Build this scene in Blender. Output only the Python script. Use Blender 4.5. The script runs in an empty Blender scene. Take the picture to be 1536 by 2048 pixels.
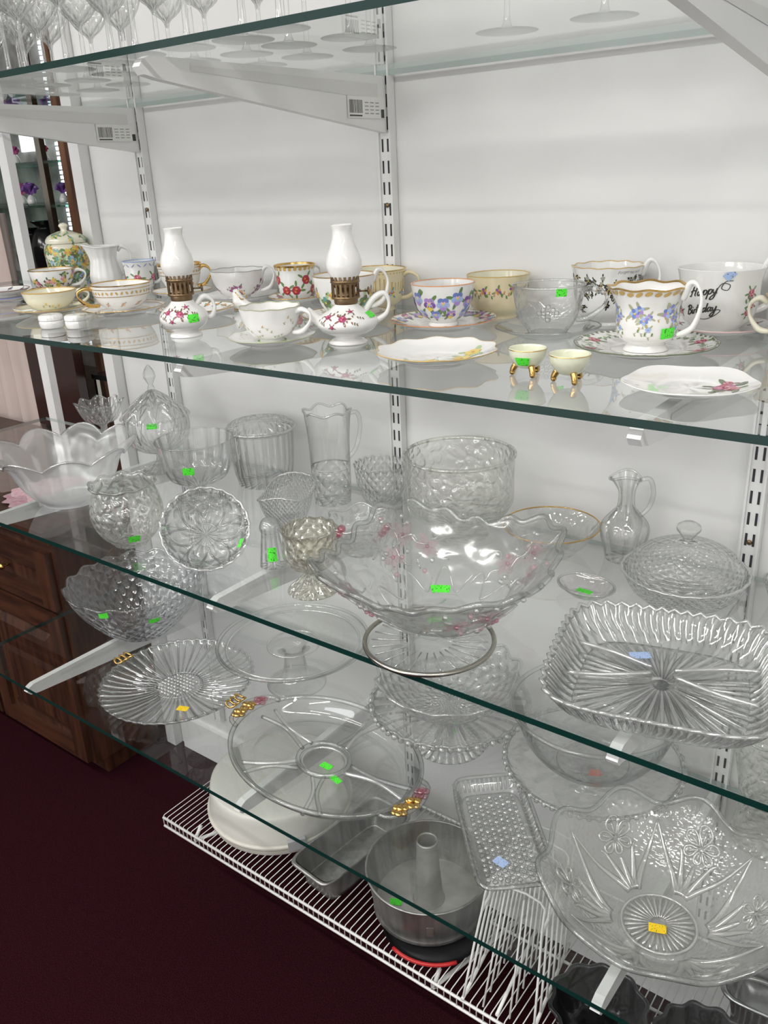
import bpy, math, random
from math import sin, cos, pi, radians, atan2, sqrt
from mathutils import Vector, Matrix
random.seed(7)
COL = bpy.context.scene.collection
CAMZ = 1.45
S1, S2, S3, S4, RK = 1.594, 1.240, 0.891, 0.522, 0.200
WALL = 1.19
FRONT = 0.70

# ------------------------------------------------------------------ materials
MATS = {}
def _new(name):
    m = bpy.data.materials.new(name); m.use_nodes = True
    nt = m.node_tree; nt.nodes.clear()
    out = nt.nodes.new('ShaderNodeOutputMaterial')
    return m, nt, out
def pbr(name, col, rough=0.5, metal=0.0, coat=0.0, emit=None, estr=0.0, bump=None, spec=0.5):
    if name in MATS: return MATS[name]
    m, nt, out = _new(name)
    b = nt.nodes.new('ShaderNodeBsdfPrincipled')
    b.inputs['Base Color'].default_value = (*col, 1)
    b.inputs['Roughness'].default_value = rough
    b.inputs['Metallic'].default_value = metal
    b.inputs['Coat Weight'].default_value = coat
    b.inputs['Coat Roughness'].default_value = 0.05
    b.inputs['Specular IOR Level'].default_value = spec
    if emit:
        b.inputs['Emission Color'].default_value = (*emit, 1)
        b.inputs['Emission Strength'].default_value = estr
    nt.links.new(b.outputs[0], out.inputs[0])
    MATS[name] = m; return m
def noisy(name, c1, c2, scale, rough=0.6, stretch=(1,1,1), bump=0.0, metal=0.0, detail=4.0, lo=0.35, hi=0.65, spec=0.5):
    if name in MATS: return MATS[name]
    m, nt, out = _new(name)
    b = nt.nodes.new('ShaderNodeBsdfPrincipled'); b.inputs['Roughness'].default_value = rough; b.inputs['Metallic'].default_value = metal
    b.inputs['Specular IOR Level'].default_value = spec
    tc = nt.nodes.new('ShaderNodeTexCoord'); mp = nt.nodes.new('ShaderNodeMapping'); mp.inputs['Scale'].default_value = stretch
    n = nt.nodes.new('ShaderNodeTexNoise'); n.inputs['Scale'].default_value = scale; n.inputs['Detail'].default_value = detail
    r = nt.nodes.new('ShaderNodeValToRGB')
    r.color_ramp.elements[0].position = lo; r.color_ramp.elements[0].color = (*c1, 1)
    r.color_ramp.elements[1].position = hi; r.color_ramp.elements[1].color = (*c2, 1)
    L = nt.links.new
    L(tc.outputs['Object'], mp.inputs['Vector']); L(mp.outputs[0], n.inputs['Vector']); L(n.outputs['Fac'], r.inputs[0]); L(r.outputs[0], b.inputs['Base Color'])
    if bump:
        bp = nt.nodes.new('ShaderNodeBump'); bp.inputs['Strength'].default_value = bump; bp.inputs['Distance'].default_value = 0.004
        L(n.outputs['Fac'], bp.inputs['Height']); L(bp.outputs[0], b.inputs['Normal'])
    L(b.outputs[0], out.inputs[0]); MATS[name] = m; return m

def glass(name, pattern=None, nu=24, nv=4, dist=0.002, clear=(0.985,0.99,0.985), edge=None, refr=0.28, rough=0.04, gl=None, ior=1.10, frost=0.0, milk=None):
    """thin pressed glass: transparent + refraction + facing-weighted gloss, relief from a procedural pattern"""
    if name in MATS: return MATS[name]
    if edge is None: edge = (0.46,0.49,0.48) if pattern else (0.58,0.60,0.59)
    if gl is None: gl = 0.16 if pattern else 0.10
    if milk is None: milk = 0.26 if pattern else 0.0
    m, nt, out = _new(name); N = nt.nodes.new; L = nt.links.new
    def mth(op, a, b=None):
        x = N('ShaderNodeMath'); x.operation = op
        for i, q in enumerate((a, b)):
            if q is None: continue
            if isinstance(q, (int, float)): x.inputs[i].default_value = q
            else: L(q, x.inputs[i])
        return x.outputs[0]
    nrm = None
    if pattern:
        tc = N('ShaderNodeTexCoord'); sp = N('ShaderNodeSeparateXYZ')
        if pattern in ('rib', 'diamond', 'fan'):
            L(tc.outputs['UV'], sp.inputs[0]); u, v = sp.outputs[0], sp.outputs[1]
            if pattern == 'rib':
                h = mth('ABSOLUTE', mth('SINE', mth('MULTIPLY', u, pi*nu)))
            elif pattern == 'diamond':
                a = mth('ABSOLUTE', mth('SINE', mth('ADD', mth('MULTIPLY', u, pi*nu), mth('MULTIPLY', v, pi*nv))))
                b = mth('ABSOLUTE', mth('SINE', mth('SUBTRACT', mth('MULTIPLY', u, pi*nu), mth('MULTIPLY', v, pi*nv))))
                h = mth('MULTIPLY', a, b)
            else:
                a = mth('ABSOLUTE', mth('SINE', mth('MULTIPLY', u, pi*nu)))
                w = mth('MULTIPLY', mth('SUBTRACT', v, mth('MULTIPLY', a, 0.35)), nv*2*pi)
                h = mth('MULTIPLY', mth('ADD', mth('SINE', w), 1.0), 0.5)
        elif pattern == 'xy':
            L(tc.outputs['Object'], sp.inputs[0]); u, v = sp.outputs[0], sp.outputs[1]
            a = mth('ABSOLUTE', mth('SINE', mth('MULTIPLY', mth('ADD', u, v), nu)))
            b = mth('ABSOLUTE', mth('SINE', mth('MULTIPLY', mth('SUBTRACT', u, v), nu)))
            h = mth('MULTIPLY', a, b)
        elif pattern == 'hob':
            vo = N('ShaderNodeTexVoronoi'); vo.inputs['Scale'].default_value = nu; L(tc.outputs['Object'], vo.inputs['Vector']); h = vo.outputs['Distance']
        else:  # floral relief
            no = N('ShaderNodeTexNoise'); no.inputs['Scale'].default_value = nu*0.8; no.inputs['Detail'].default_value = 1.0
            L(tc.outputs['Object'], no.inputs['Vector'])
            ad = N('ShaderNodeVectorMath'); ad.operation='MULTIPLY_ADD'; L(no.outputs['Color'], ad.inputs[0]); ad.inputs[1].default_value=(0.9/nu,)*3; L(tc.outputs['Object'], ad.inputs[2])
            vo = N('ShaderNodeTexVoronoi'); vo.feature='SMOOTH_F1'; vo.inputs['Scale'].default_value = nu; vo.inputs['Smoothness'].default_value=0.25; L(ad.outputs[0], vo.inputs['Vector'])
            h = mth('SINE', mth('MULTIPLY', vo.outputs['Distance'], 7.0))
        bp = N('ShaderNodeBump'); bp.inputs['Distance'].default_value = dist*1.2; bp.inputs['Strength'].default_value = 0.95
        L(h, bp.inputs['Height']); nrm = bp.outputs[0]
    lw = N('ShaderNodeLayerWeight'); lw.inputs['Blend'].default_value = 0.5
    if nrm: L(nrm, lw.inputs['Normal'])
    f = lw.outputs['Facing']
    mix = N('ShaderNodeMix'); mix.data_type = 'RGBA'
    L(mth('POWER', f, 2.4), mix.inputs[0]); mix.inputs[6].default_value = (*clear, 1); mix.inputs[7].default_value = (*edge, 1)
    t = N('ShaderNodeBsdfTransparent'); L(mix.outputs[2], t.inputs[0])
    r = N('ShaderNodeBsdfRefraction'); L(mix.outputs[2], r.inputs['Color']); r.inputs['IOR'].default_value = ior; r.inputs['Roughness'].default_value = 0.0
    if nrm: L(nrm, r.inputs['Normal'])
    m1 = N('ShaderNodeMixShader'); m1.inputs[0].default_value = refr; L(t.outputs[0], m1.inputs[1]); L(r.outputs[0], m1.inputs[2])
    g = N('ShaderNodeBsdfGlossy'); g.inputs['Roughness'].default_value = rough; g.inputs['Color'].default_value = (1,1,1,1)
    if nrm: L(nrm, g.inputs['Normal'])
    m2 = N('ShaderNodeMixShader'); L(mth('ADD', mth('MULTIPLY', mth('POWER', f, 3.0), 0.55), gl), m2.inputs[0])
    base = m1.outputs[0]
    if frost or milk:
        d = N('ShaderNodeBsdfDiffuse'); d.inputs[0].default_value = (0.94,0.95,0.95,1)
        if nrm: L(nrm, d.inputs['Normal'])
        m3 = N('ShaderNodeMixShader'); L(mth('ADD', mth('MULTIPLY', mth('POWER', f, 2.0), milk), frost+milk*0.10), m3.inputs[0]); L(base, m3.inputs[1]); L(d.outputs[0], m3.inputs[2]); base = m3.outputs[0]
    L(base, m2.inputs[1]); L(g.outputs[0], m2.inputs[2]); L(m2.outputs[0], out.inputs[0])
    MATS[name] = m; return m

def shelf_glass():
    m, nt, out = _new('shelf_glass'); N = nt.nodes.new; L = nt.links.new
    lw = N('ShaderNodeLayerWeight'); lw.inputs['Blend'].default_value = 0.5
    p = N('ShaderNodeMath'); p.operation = 'POWER'; p.inputs[1].default_value = 4.0; L(lw.outputs['Facing'], p.inputs[0])
    q = N('ShaderNodeMath'); q.operation = 'MULTIPLY_ADD'; q.inputs[1].default_value = 0.85; q.inputs[2].default_value = 0.085; L(p.outputs[0], q.inputs[0])
    t = N('ShaderNodeBsdfTransparent'); t.inputs[0].default_value = (0.94,0.96,0.955,1)
    g = N('ShaderNodeBsdfGlossy'); g.inputs['Roughness'].default_value = 0.015; g.inputs['Color'].default_value = (0.98,0.99,0.99,1)
    x = N('ShaderNodeMixShader'); L(q.outputs[0], x.inputs[0]); L(t.outputs[0], x.inputs[1]); L(g.outputs[0], x.inputs[2]); L(x.outputs[0], out.inputs[0])
    return m
SHG = shelf_glass()
EDGE = pbr('glass_edge_green', (0.003,0.028,0.024), 0.12, coat=0.2)
EDGEB = pbr('glass_edge_back', (0.42,0.48,0.46), 0.2)
WHITEM = pbr('white_painted_steel', (0.79,0.79,0.785), 0.35)
SLOT = pbr('dark_slot', (0.03,0.03,0.035), 0.7)
CHINA = pbr('white_china', (0.85,0.845,0.825), 0.10, coat=0.6)
IVORY = pbr('ivory_china', (0.80,0.70,0.46), 0.12, coat=0.6)
CREAM = pbr('cream_china', (0.80,0.77,0.62), 0.12, coat=0.6)
PEARL = pbr('pearl_lustre', (0.78,0.80,0.62), 0.15, coat=0.8)
GOLD = pbr('gold_trim', (0.72,0.47,0.16), 0.25, metal=1.0)
BRASS = pbr('aged_brass', (0.24,0.16,0.09), 0.35, metal=0.9)
SILVER = pbr('silver_plate', (0.5,0.48,0.43), 0.2, metal=1.0)
ALU = noisy('brushed_aluminium', (0.30,0.30,0.29), (0.46,0.46,0.44), 60, 0.38, (1,1,0.05), metal=0.85)
ALUB = noisy('pan_bottom', (0.48,0.47,0.44), (0.60,0.59,0.56), 30, 0.4, metal=0.6)
DARKPAN = pbr('dark_nonstick', (0.03,0.03,0.033), 0.25, metal=0.4)
RED = pbr('red_enamel', (0.5,0.02,0.02), 0.25)
STK = {}
def sticker_mat(n, c):
    m, nt, out = _new('sticker_'+n); N = nt.nodes.new; L = nt.links.new
    tc = N('ShaderNodeTexCoord'); w = N('ShaderNodeTexNoise'); w.inputs['Scale'].default_value = 420
    L(tc.outputs['Object'], w.inputs['Vector'])
    r = N('ShaderNodeValToRGB'); r.color_ramp.elements[0].position = 0.36; r.color_ramp.elements[0].color = (c[0]*0.25,c[1]*0.3,c[2]*0.25,1)
    r.color_ramp.elements[1].position = 0.42; r.color_ramp.elements[1].color = (*c,1)
    b = N('ShaderNodeBsdfPrincipled'); b.inputs['Roughness'].default_value = 0.5
    L(w.outputs['Fac'], r.inputs[0]); L(r.outputs[0], b.inputs['Base Color']); L(b.outputs[0], out.inputs[0]); STK[n] = m
sticker_mat('green', (0.10,0.85,0.05)); sticker_mat('yellow', (0.95,0.65,0.02)); sticker_mat('blue', (0.42,0.55,0.85)); sticker_mat('orange', (0.9,0.15,0.08)); sticker_mat('white', (0.8,0.8,0.78))
PAL = dict(rose=(0.42,0.05,0.11), pink=(0.70,0.27,0.34), lpink=(0.82,0.52,0.53), leaf=(0.15,0.26,0.09), dleaf=(0.12,0.15,0.07), yellow=(0.82,0.60,0.10),
    purple=(0.22,0.09,0.36), violet=(0.42,0.28,0.62), blue=(0.17,0.24,0.56), lblue=(0.38,0.50,0.78), orange=(0.72,0.30,0.10), red=(0.45,0.03,0.04), black=(0.03,0.03,0.03),
    grey=(0.35,0.35,0.36), brown=(0.22,0.11,0.07), teal=(0.14,0.38,0.34), ltgreen=(0.45,0.58,0.32), magenta=(0.42,0.09,0.24), sage=(0.42,0.43,0.28), goldp=(0.6,0.40,0.12))
def P(n): return pbr('paint_'+n, PAL[n], 0.25, coat=0.4)

# ------------------------------------------------------------------ mesh builder
def cat(Pp, n=4):
    if n <= 1: return [tuple(p[:3]) for p in Pp]
    out = []
    Q = [Pp[0]] + list(Pp) + [Pp[-1]]
    for i in range(1, len(Q)-2):
        p0, p1, p2, p3 = Q[i-1], Q[i], Q[i+1], Q[i+2]
        for k in range(n):
            t = k/n
            out.append(tuple(0.5*((2*p1[j]) + (-p0[j]+p2[j])*t + (2*p0[j]-5*p1[j]+4*p2[j]-p3[j])*t*t + (-p0[j]+3*p1[j]-3*p2[j]+p3[j])*t**3) for j in range(len(p1))))
    out.append(tuple(Pp[-1])); return out

class M:
    def __init__(s): s.v=[]; s.f=[]; s.fm=[]; s.sm=[]; s.mats=[]; s.uv={}
    def mi(s, m):
        if m not in s.mats: s.mats.append(m)
        return s.mats.index(m)
    def face(s, idx, mat, smooth=True, uv=None):
        s.f.append(tuple(idx)); s.fm.append(s.mi(mat)); s.sm.append(smooth)
        if uv: s.uv[len(s.f)-1] = uv
    def poly(s, pts, mat):
        b = len(s.v); s.v += [Vector(p) for p in pts]; s.face(range(b, b+len(pts)), mat, False)
    def lathe(s, prof, mat, seg=64, sub=4, rf=None, sx=1, sy=1, off=(0,0,0), smooth=True, matf=None, th0=0.0):
        pr = cat(prof, sub); pr = [(max(p[0],0.0), p[1]) for p in pr]
        ln = [0]
        for i in range(1, len(pr)): ln.append(ln[-1]+math.dist(pr[i][:2], pr[i-1][:2]))
        tot = ln[-1] or 1
        b = len(s.v)
        for i, (r, z) in enumerate(pr):
            for j in range(seg):
                th = th0 + 2*pi*j/seg; rr, zz = (rf(th, r, z) if rf else (r, z))
                s.v.append(Vector((off[0]+rr*cos(th)*sx, off[1]+rr*sin(th)*sy, off[2]+zz)))
        for i in range(len(pr)-1):
            mm = matf(i/(len(pr)-1)) if matf else mat
            for j in range(seg):
                k = (j+1) % seg
                u0, u1, v0, v1 = j/seg, (j+1)/seg, ln[i]/tot, ln[i+1]/tot
                s.face((b+i*seg+j, b+i*seg+k, b+(i+1)*seg+k, b+(i+1)*seg+j), mm, smooth, ((u0,v0),(u1,v0),(u1,v1),(u0,v1)))
    def tube(s, pts, r, mat, n=8, closed=False, sub=4, flat=1.0, smooth=True):
        P3 = [tuple(p) for p in pts]
        if sub > 1:
            if closed:
                Q = P3[-2:] + P3 + P3[:2]; q = cat(Q, sub); q = q[2*sub:-2*sub]; P3 = q[:len(pts)*sub]
            else: P3 = cat(P3, sub)
        P3 = [Vector(p) for p in P3]; K = len(P3)
        rr = r if callable(r) else (lambda t: r)
        up = None; b = len(s.v)
        for i in range(K):
            if closed: d = P3[(i+1)%K]-P3[i-1]
            else: d = P3[min(i+1,K-1)]-P3[max(i-1,0)]
            if d.length < 1e-9: d = Vector((0,0,1))
            d.normalize()
            if up is None:
                up = d.orthogonal().normalized()
                if abs(d.z) < 0.9: up = (Vector((0,0,1))-d*d.z).normalized()
            else: up = (up-d*up.dot(d)).normalized()
            w = d.cross(up); a = rr(i/max(K-1,1))
            for j in range(n):
                t = 2*pi*j/n; s.v.append(P3[i]+up*(cos(t)*a)+w*(sin(t)*a*flat))
        for i in range(K if closed else K-1):
            for j in range(n):
                a0 = b+i*n+j; a1 = b+i*n+(j+1)%n; c0 = b+((i+1)%K)*n+j; c1 = b+((i+1)%K)*n+(j+1)%n
                s.face((a0,a1,c1,c0), mat, smooth)
        if not closed:
            s.face([b+j for j in range(n)][::-1], mat, False); s.face([b+(K-1)*n+j for j in range(n)], mat, False)
    def box(s, c, d, mat, rz=0.0, R=None):
        b = len(s.v); cx, cy, cz = c; hx, hy, hz = d[0]/2, d[1]/2, d[2]/2
        Rm = R or Matrix.Rotation(rz, 3, 'Z')
        for x in (-hx,hx):
            for y in (-hy,hy):
                for z in (-hz,hz): s.v.append(Vector(c)+Rm@Vector((x,y,z)))
        for q in ((0,1,3,2),(4,6,7,5),(0,4,5,1),(2,3,7,6),(0,2,6,4),(1,5,7,3)): s.face([b+i for i in q], mat, False)
    def ball(s, c, r, mat, seg=12, ring=8, sc=(1,1,1)):
        b = len(s.v)
        for i in range(ring+1):
            a = -pi/2+pi*i/ring
            for j in range(seg):
                t = 2*pi*j/seg; s.v.append(Vector((c[0]+r*sc[0]*cos(a)*cos(t), c[1]+r*sc[1]*cos(a)*sin(t), c[2]+r*sc[2]*sin(a))))
        for i in range(ring):
            for j in range(seg):
                k=(j+1)%seg; s.face((b+i*seg+j,b+i*seg+k,b+(i+1)*seg+k,b+(i+1)*seg+j), mat, True, ((j/seg,i/ring),((j+1)/seg,i/ring),((j+1)/seg,(i+1)/ring),(j/seg,(i+1)/ring)))
    def obj(s, name):
        me = bpy.data.meshes.new(name); me.from_pydata([tuple(v) for v in s.v], [], s.f)
        for m in s.mats: me.materials.append(m)
        me.polygons.foreach_set('material_index', s.fm); me.polygons.foreach_set('use_smooth', s.sm)
        if s.uv:
            ul = me.uv_layers.new(name='UVMap')
            for fi, uvs in s.uv.items():
                p = me.polygons[fi]
                for li, u in zip(p.loop_indices, uvs): ul.data[li].uv = u
        me.update(); me.validate()
        o = bpy.data.objects.new(name, me); COL.objects.link(o); return o

def top(name, label, catg, x, y, z, rz=0.0, group=None):
    e = bpy.data.objects.new(name, None); e.empty_display_size = 0.02; COL.objects.link(e)
    e.location = (x,y,z); e.rotation_euler = (0,0,rz); e['label'] = label; e['category'] = catg
    if group: e['group'] = group
    return e
def part(m, name, parent, label=None, loc=(0,0,0), rot=(0,0,0)):
    o = m.obj(name); o.parent = parent; o.location = loc; o.rotation_euler = rot
    if label: o['label'] = label
    return o
def solo(m, name, label, catg, x, y, z, rz=0.0, group=None):
    o = m.obj(name); o.location = (x,y,z); o.rotation_euler = (0,0,rz); o['label'] = label; o['category'] = catg
    if group: o['group'] = group
    return o
def struct(m, name, loc=(0,0,0)):
    o = m.obj(name); o.location = loc; o['kind'] = 'structure'; o['label'] = name.replace('_',' '); return o
def aisle(x, y, d=0.0): return atan2(-y, -x) + radians(d)   # turn a piece so its painted side faces the aisle

class Surf:
    """parametric surface of revolution used to lay painted decoration and stickers on a piece"""
    def __init__(s, prof, rf=None, flip=1, sub=6, sx=1, sy=1):
        s.p = [(max(a[0],0),a[1]) for a in cat(prof, sub)]; s.rf = rf; s.fl = flip; s.sx=sx; s.sy=sy
        s.l=[0]
        for i in range(1,len(s.p)): s.l.append(s.l[-1]+math.dist(s.p[i],s.p[i-1]))
        s.L = s.l[-1]
    def raw(s, q):
        q = min(max(q,0), s.L*0.9999)
        for i in range(1,len(s.p)):
            if s.l[i] >= q: break
        d = s.l[i]-s.l[i-1] or 1; t=(q-s.l[i-1])/d; a,b=s.p[i-1],s.p[i]
        dr,dz=(b[0]-a[0])/d,(b[1]-a[1])/d
        return a[0]+(b[0]-a[0])*t, a[1]+(b[1]-a[1])*t, dz*s.fl, -dr*s.fl
    def at(s, th, q, e=0.0004):
        r,z,nr,nz = s.raw(q)
        if s.rf: r,z = s.rf(th,r,z)
        r += nr*e; z += nz*e
        return Vector((r*cos(th)*s.sx, r*sin(th)*s.sy, z))
    def pt(s, th0, s0, a, b, e):
        r = max(s.raw(s0)[0], 0.004); return s.at(th0+a/r, s0+b, e)
def ell(S, m, th, q, cx, cy, ra, rb, ang, mat, e, n=9):
    pts=[]
    for i in range(n):
        t=2*pi*i/n; x=ra*cos(t); y=rb*sin(t)
        pts.append(S.pt(th,q,cx+x*cos(ang)-y*sin(ang), cy+x*sin(ang)+y*cos(ang), e))
    m.poly(pts, mat)
def flower(S, m, th, q, R, cols, centre='yellow', n=5, leaves=3, leafc='leaf', inner=None, rot=None):
    rot = random.random()*6 if rot is None else rot
    for k in range(leaves):
        a = rot+2*pi*k/max(leaves,1)+0.5
        ell(S,m,th,q,cos(a)*R*1.35,sin(a)*R*1.35,R*0.75,R*0.3,a,P(leafc),0.0003)
    for k in range(n):
        a = rot+2*pi*k/n
        ell(S,m,th,q,cos(a)*R*0.55,sin(a)*R*0.55,R*0.52,R*0.42,a,P(cols[k%len(cols)]),0.00045)
    if inner:
        for k in range(3):
            a=rot+2*pi*k/3; ell(S,m,th,q,cos(a)*R*0.25,sin(a)*R*0.25,R*0.3,R*0.22,a+1,P(inner),0.0006)
    if centre: ell(S,m,th,q,0,0,R*0.2,R*0.2,0,P(centre),0.00075)
def rose(S, m, th, q, R, dark='rose', mid='pink', light='lpink', leaves=4, leafc='dleaf', rot=0.4):
    for k in range(leaves):
        a = rot+2*pi*k/max(leaves,1)
        ell(S,m,th,q,cos(a)*R*1.4,sin(a)*R*1.4,R*0.62,R*0.24,a,P(leafc),0.0003,8)
    for k in range(6):
        a=rot+2*pi*k/6; ell(S,m,th,q,cos(a)*R*0.55,sin(a)*R*0.55,R*0.46,R*0.36,a+1.57,P(mid if k%2 else dark),0.00045+0.00003*k,10)
    for k in range(5):
        a=rot+0.5+2*pi*k/5; ell(S,m,th,q,cos(a)*R*0.28,sin(a)*R*0.28,R*0.32,R*0.20,a+1.57,P(light if k%2 else dark),0.00068+0.00003*k,8)
    ell(S,m,th,q,0,0,R*0.14,R*0.14,0,P(dark),0.0009,7)
def sprig(S, m, th, q, Ls, cols, stem='sage', nl=6, wave=0.25, size=None):
    size = size or Ls*0.08
    for k in range(nl):
        t=(k+0.5)/nl; a=(t-0.5)*Ls; b=sin(t*pi*2)*Ls*wave*0.5
        ell(S,m,th,q,a,b,Ls/nl*0.55,size*0.14,0.3*cos(t*6.3),P(stem),0.0003,6)
        s_=1 if k%2 else -1
        ell(S,m,th,q,a,b+s_*size*0.8,size*0.8,size*0.4,1.2*s_,P(cols[k%len(cols)]),0.00045,7)
def stick(S, th, q, w, h, parent, col='green', ang=0.0, e=0.0009, name='price_sticker'):
    m=M(); n,k=5,3
    for i in range(n):
        for j in range(k):
            x=(i/(n-1)-.5)*w; y=(j/(k-1)-.5)*h
            m.v.append(S.pt(th,q,x*cos(ang)-y*sin(ang),x*sin(ang)+y*cos(ang),e))
    for i in range(n-1):
        for j in range(k-1): m.face((i*k+j,(i+1)*k+j,(i+1)*k+j+1,i*k+j+1), STK[col], True)
    return part(m, name, parent, label=col+' paper price sticker')
def flat_stick(parent, loc, w, h, col='green', rot=(0,0,0)):
    m=M(); m.box((0,0,0),(w,h,0.0004),STK[col]); return part(m,'price_sticker',parent,label=col+' paper price sticker',loc=loc,rot=rot)

def textpolys(txt, size, shear=0.3):
    c=bpy.data.curves.new('t','FONT'); c.body=txt; c.size=size; c.shear=shear; c.align_x='CENTER'; c.align_y='CENTER'; c.resolution_u=2
    o=bpy.data.objects.new('t',c); COL.objects.link(o)
    dg=bpy.context.evaluated_depsgraph_get(); me=o.evaluated_get(dg).to_mesh()
    vs=[v.co.copy() for v in me.vertices]; fs=[list(p.vertices) for p in me.polygons]
    o.evaluated_get(dg).to_mesh_clear(); bpy.data.objects.remove(o); bpy.data.curves.remove(c)
    return vs,fs
def wrap_text(S,m,th,q,txt,size,mat):
    vs,fs=textpolys(txt,size); b=len(m.v)
    m.v += [S.pt(th,q,v.x,v.y,0.0006) for v in vs]
    for f in fs: m.face([b+i for i in f],mat,False)
SCR = {'H':(1.7,[[(0,.2),(.3,0),(.5,1),(.75,2)],[(1.6,2.1),(1.35,1),(1.25,.2),(1.5,0)],[(.1,.95),(.8,1.2),(1.5,1.05)]]),
 'a':(1.15,[[(.8,.85),(.45,1),(.1,.6),(.15,.1),(.45,.05),(.75,.5),(.85,1),(.8,.3),(.95,0),(1.2,.2)]]),
 'p':(1.0,[[(0,.3),(.25,1),(.15,0),(0,-1)],[(.2,.6),(.5,1),(.85,.7),(.75,.15),(.4,0),(.2,.2)]]),
 'y':(1.1,[[(0,.9),(.1,.3),(.35,.05),(.65,.4),(.8,1)],[(.8,1),(.7,0),(.4,-1),(-.2,-1.2),(-.1,-.6),(.9,.1)]]),
 'B':(1.5,[[(.3,0),(.45,1),(.6,2)],[(.1,1.7),(.6,2.1),(1.2,1.9),(1.15,1.3),(.6,1.05),(1.2,.9),(1.3,.35),(.8,-.05),(.2,.1)]]),
 'i':(.5,[[(.1,1),(.1,.3),(.25,0),(.5,.2)],[(.13,1.4),(.2,1.55)]]),
 'r':(.6,[[(.05,0),(.15,1)],[(.12,.6),(.3,.95),(.6,.9)]]),
 't':(.55,[[(.25,2),(.15,.3),(.3,0),(.55,.2)],[(-.1,1.3),(.5,1.38)]]),
 'h':(.95,[[(.1,0),(.2,1),(.35,2)],[(.12,.5),(.4,.95),(.6,.8),(.6,.2),(.75,0),(.95,.2)]]),
 'd':(1.15,[[(.75,.85),(.45,1),(.1,.6),(.15,.1),(.45,.05),(.75,.5)],[(1.05,2),(.85,.4),(.9,0),(1.15,.2)]])}
def ribbon(S,m,th,q,pts,w,mat,sl=0.0):
    p=[(a,b+a*sl) for a,b in cat([(a,b) for a,b in pts],5)]
    for i in range(len(p)-1):
        dx,dy=p[i+1][0]-p[i][0],p[i+1][1]-p[i][1]; l=math.hypot(dx,dy) or 1; nx,ny=-dy/l*w,dx/l*w*0.8; ex,ey=dx*0.1,dy*0.1
        m.poly([S.pt(th,q,p[i][0]-ex+nx,p[i][1]-ey+ny,0.0006),S.pt(th,q,p[i][0]-ex-nx,p[i][1]-ey-ny,0.0006),S.pt(th,q,p[i+1][0]+ex-nx,p[i+1][1]+ey-ny,0.0006),S.pt(th,q,p[i+1][0]+ex+nx,p[i+1][1]+ey+ny,0.0006)],mat)
def script(S,m,th,q,txt,x0,y0,u,w,mat,sl=0.0):
    x=x0
    for c in txt:
        adv,st=SCR[c]
        for s_ in st: ribbon(S,m,th,q,[(x+(a+b*0.18)*u,y0+b*u) for a,b in s_],w,mat,sl)
        x+=adv*u*1.04

# ------------------------------------------------------------------ china generators
CUP = {
 'tea':[(0,0.03),(0.40,0.03),(0.44,0),(0.47,0),(0.46,0.07),(0.44,0.10),(0.64,0.22),(0.84,0.45),(0.94,0.72),(1.0,1.0)],
 'wide':[(0,0.04),(0.34,0.04),(0.38,0),(0.41,0),(0.40,0.08),(0.40,0.12),(0.66,0.24),(0.86,0.50),(0.95,0.78),(1.0,1.0)],
 'bell':[(0,0.03),(0.46,0.03),(0.52,0),(0.56,0),(0.48,0.08),(0.50,0.12),(0.70,0.22),(0.76,0.42),(0.76,0.65),(0.88,0.88),(1.0,1.0)],
 'mug':[(0,0.03),(0.5,0.03),(0.55,0),(0.58,0),(0.55,0.06),(0.60,0.08),(0.82,0.24),(0.90,0.5),(0.93,0.8),(1.0,1.0)],
 'bowl':[(0,0.03),(0.55,0.03),(0.58,0),(0.62,0),(0.62,0.08),(0.84,0.22),(0.92,0.5),(0.96,0.8),(1.0,1.0)],
}
def handle_mesh(R,H,mat,th=90,style='ear',r=0.0026,top_=0.82,bot=0.28,out=1.42):
    m=M(); a=radians(th); d=(cos(a),sin(a))
    if style=='ear': pr=[(0.90,top_),(1.15,top_+0.10),(out,top_-0.02),(out-0.02,top_-0.25),(1.12,bot+0.05),(0.78,bot)]
    elif style=='high': pr=[(0.93,top_),(1.1,top_+0.25),(1.3,top_+0.22),(out,top_-0.02),(1.25,bot+0.15),(0.86,bot)]
    else: pr=[(0.92,0.92),(1.2,0.98),(1.35,0.90),(1.28,0.6),(1.05,0.32),(0.8,0.3)]
    m.tube([(p[0]*R*d[0],p[0]*R*d[1],p[1]*H) for p in pr], lambda t: r*(1.0+0.35*sin(t*pi*3)), mat, 8, sub=5, flat=1.3)
    return m
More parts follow.
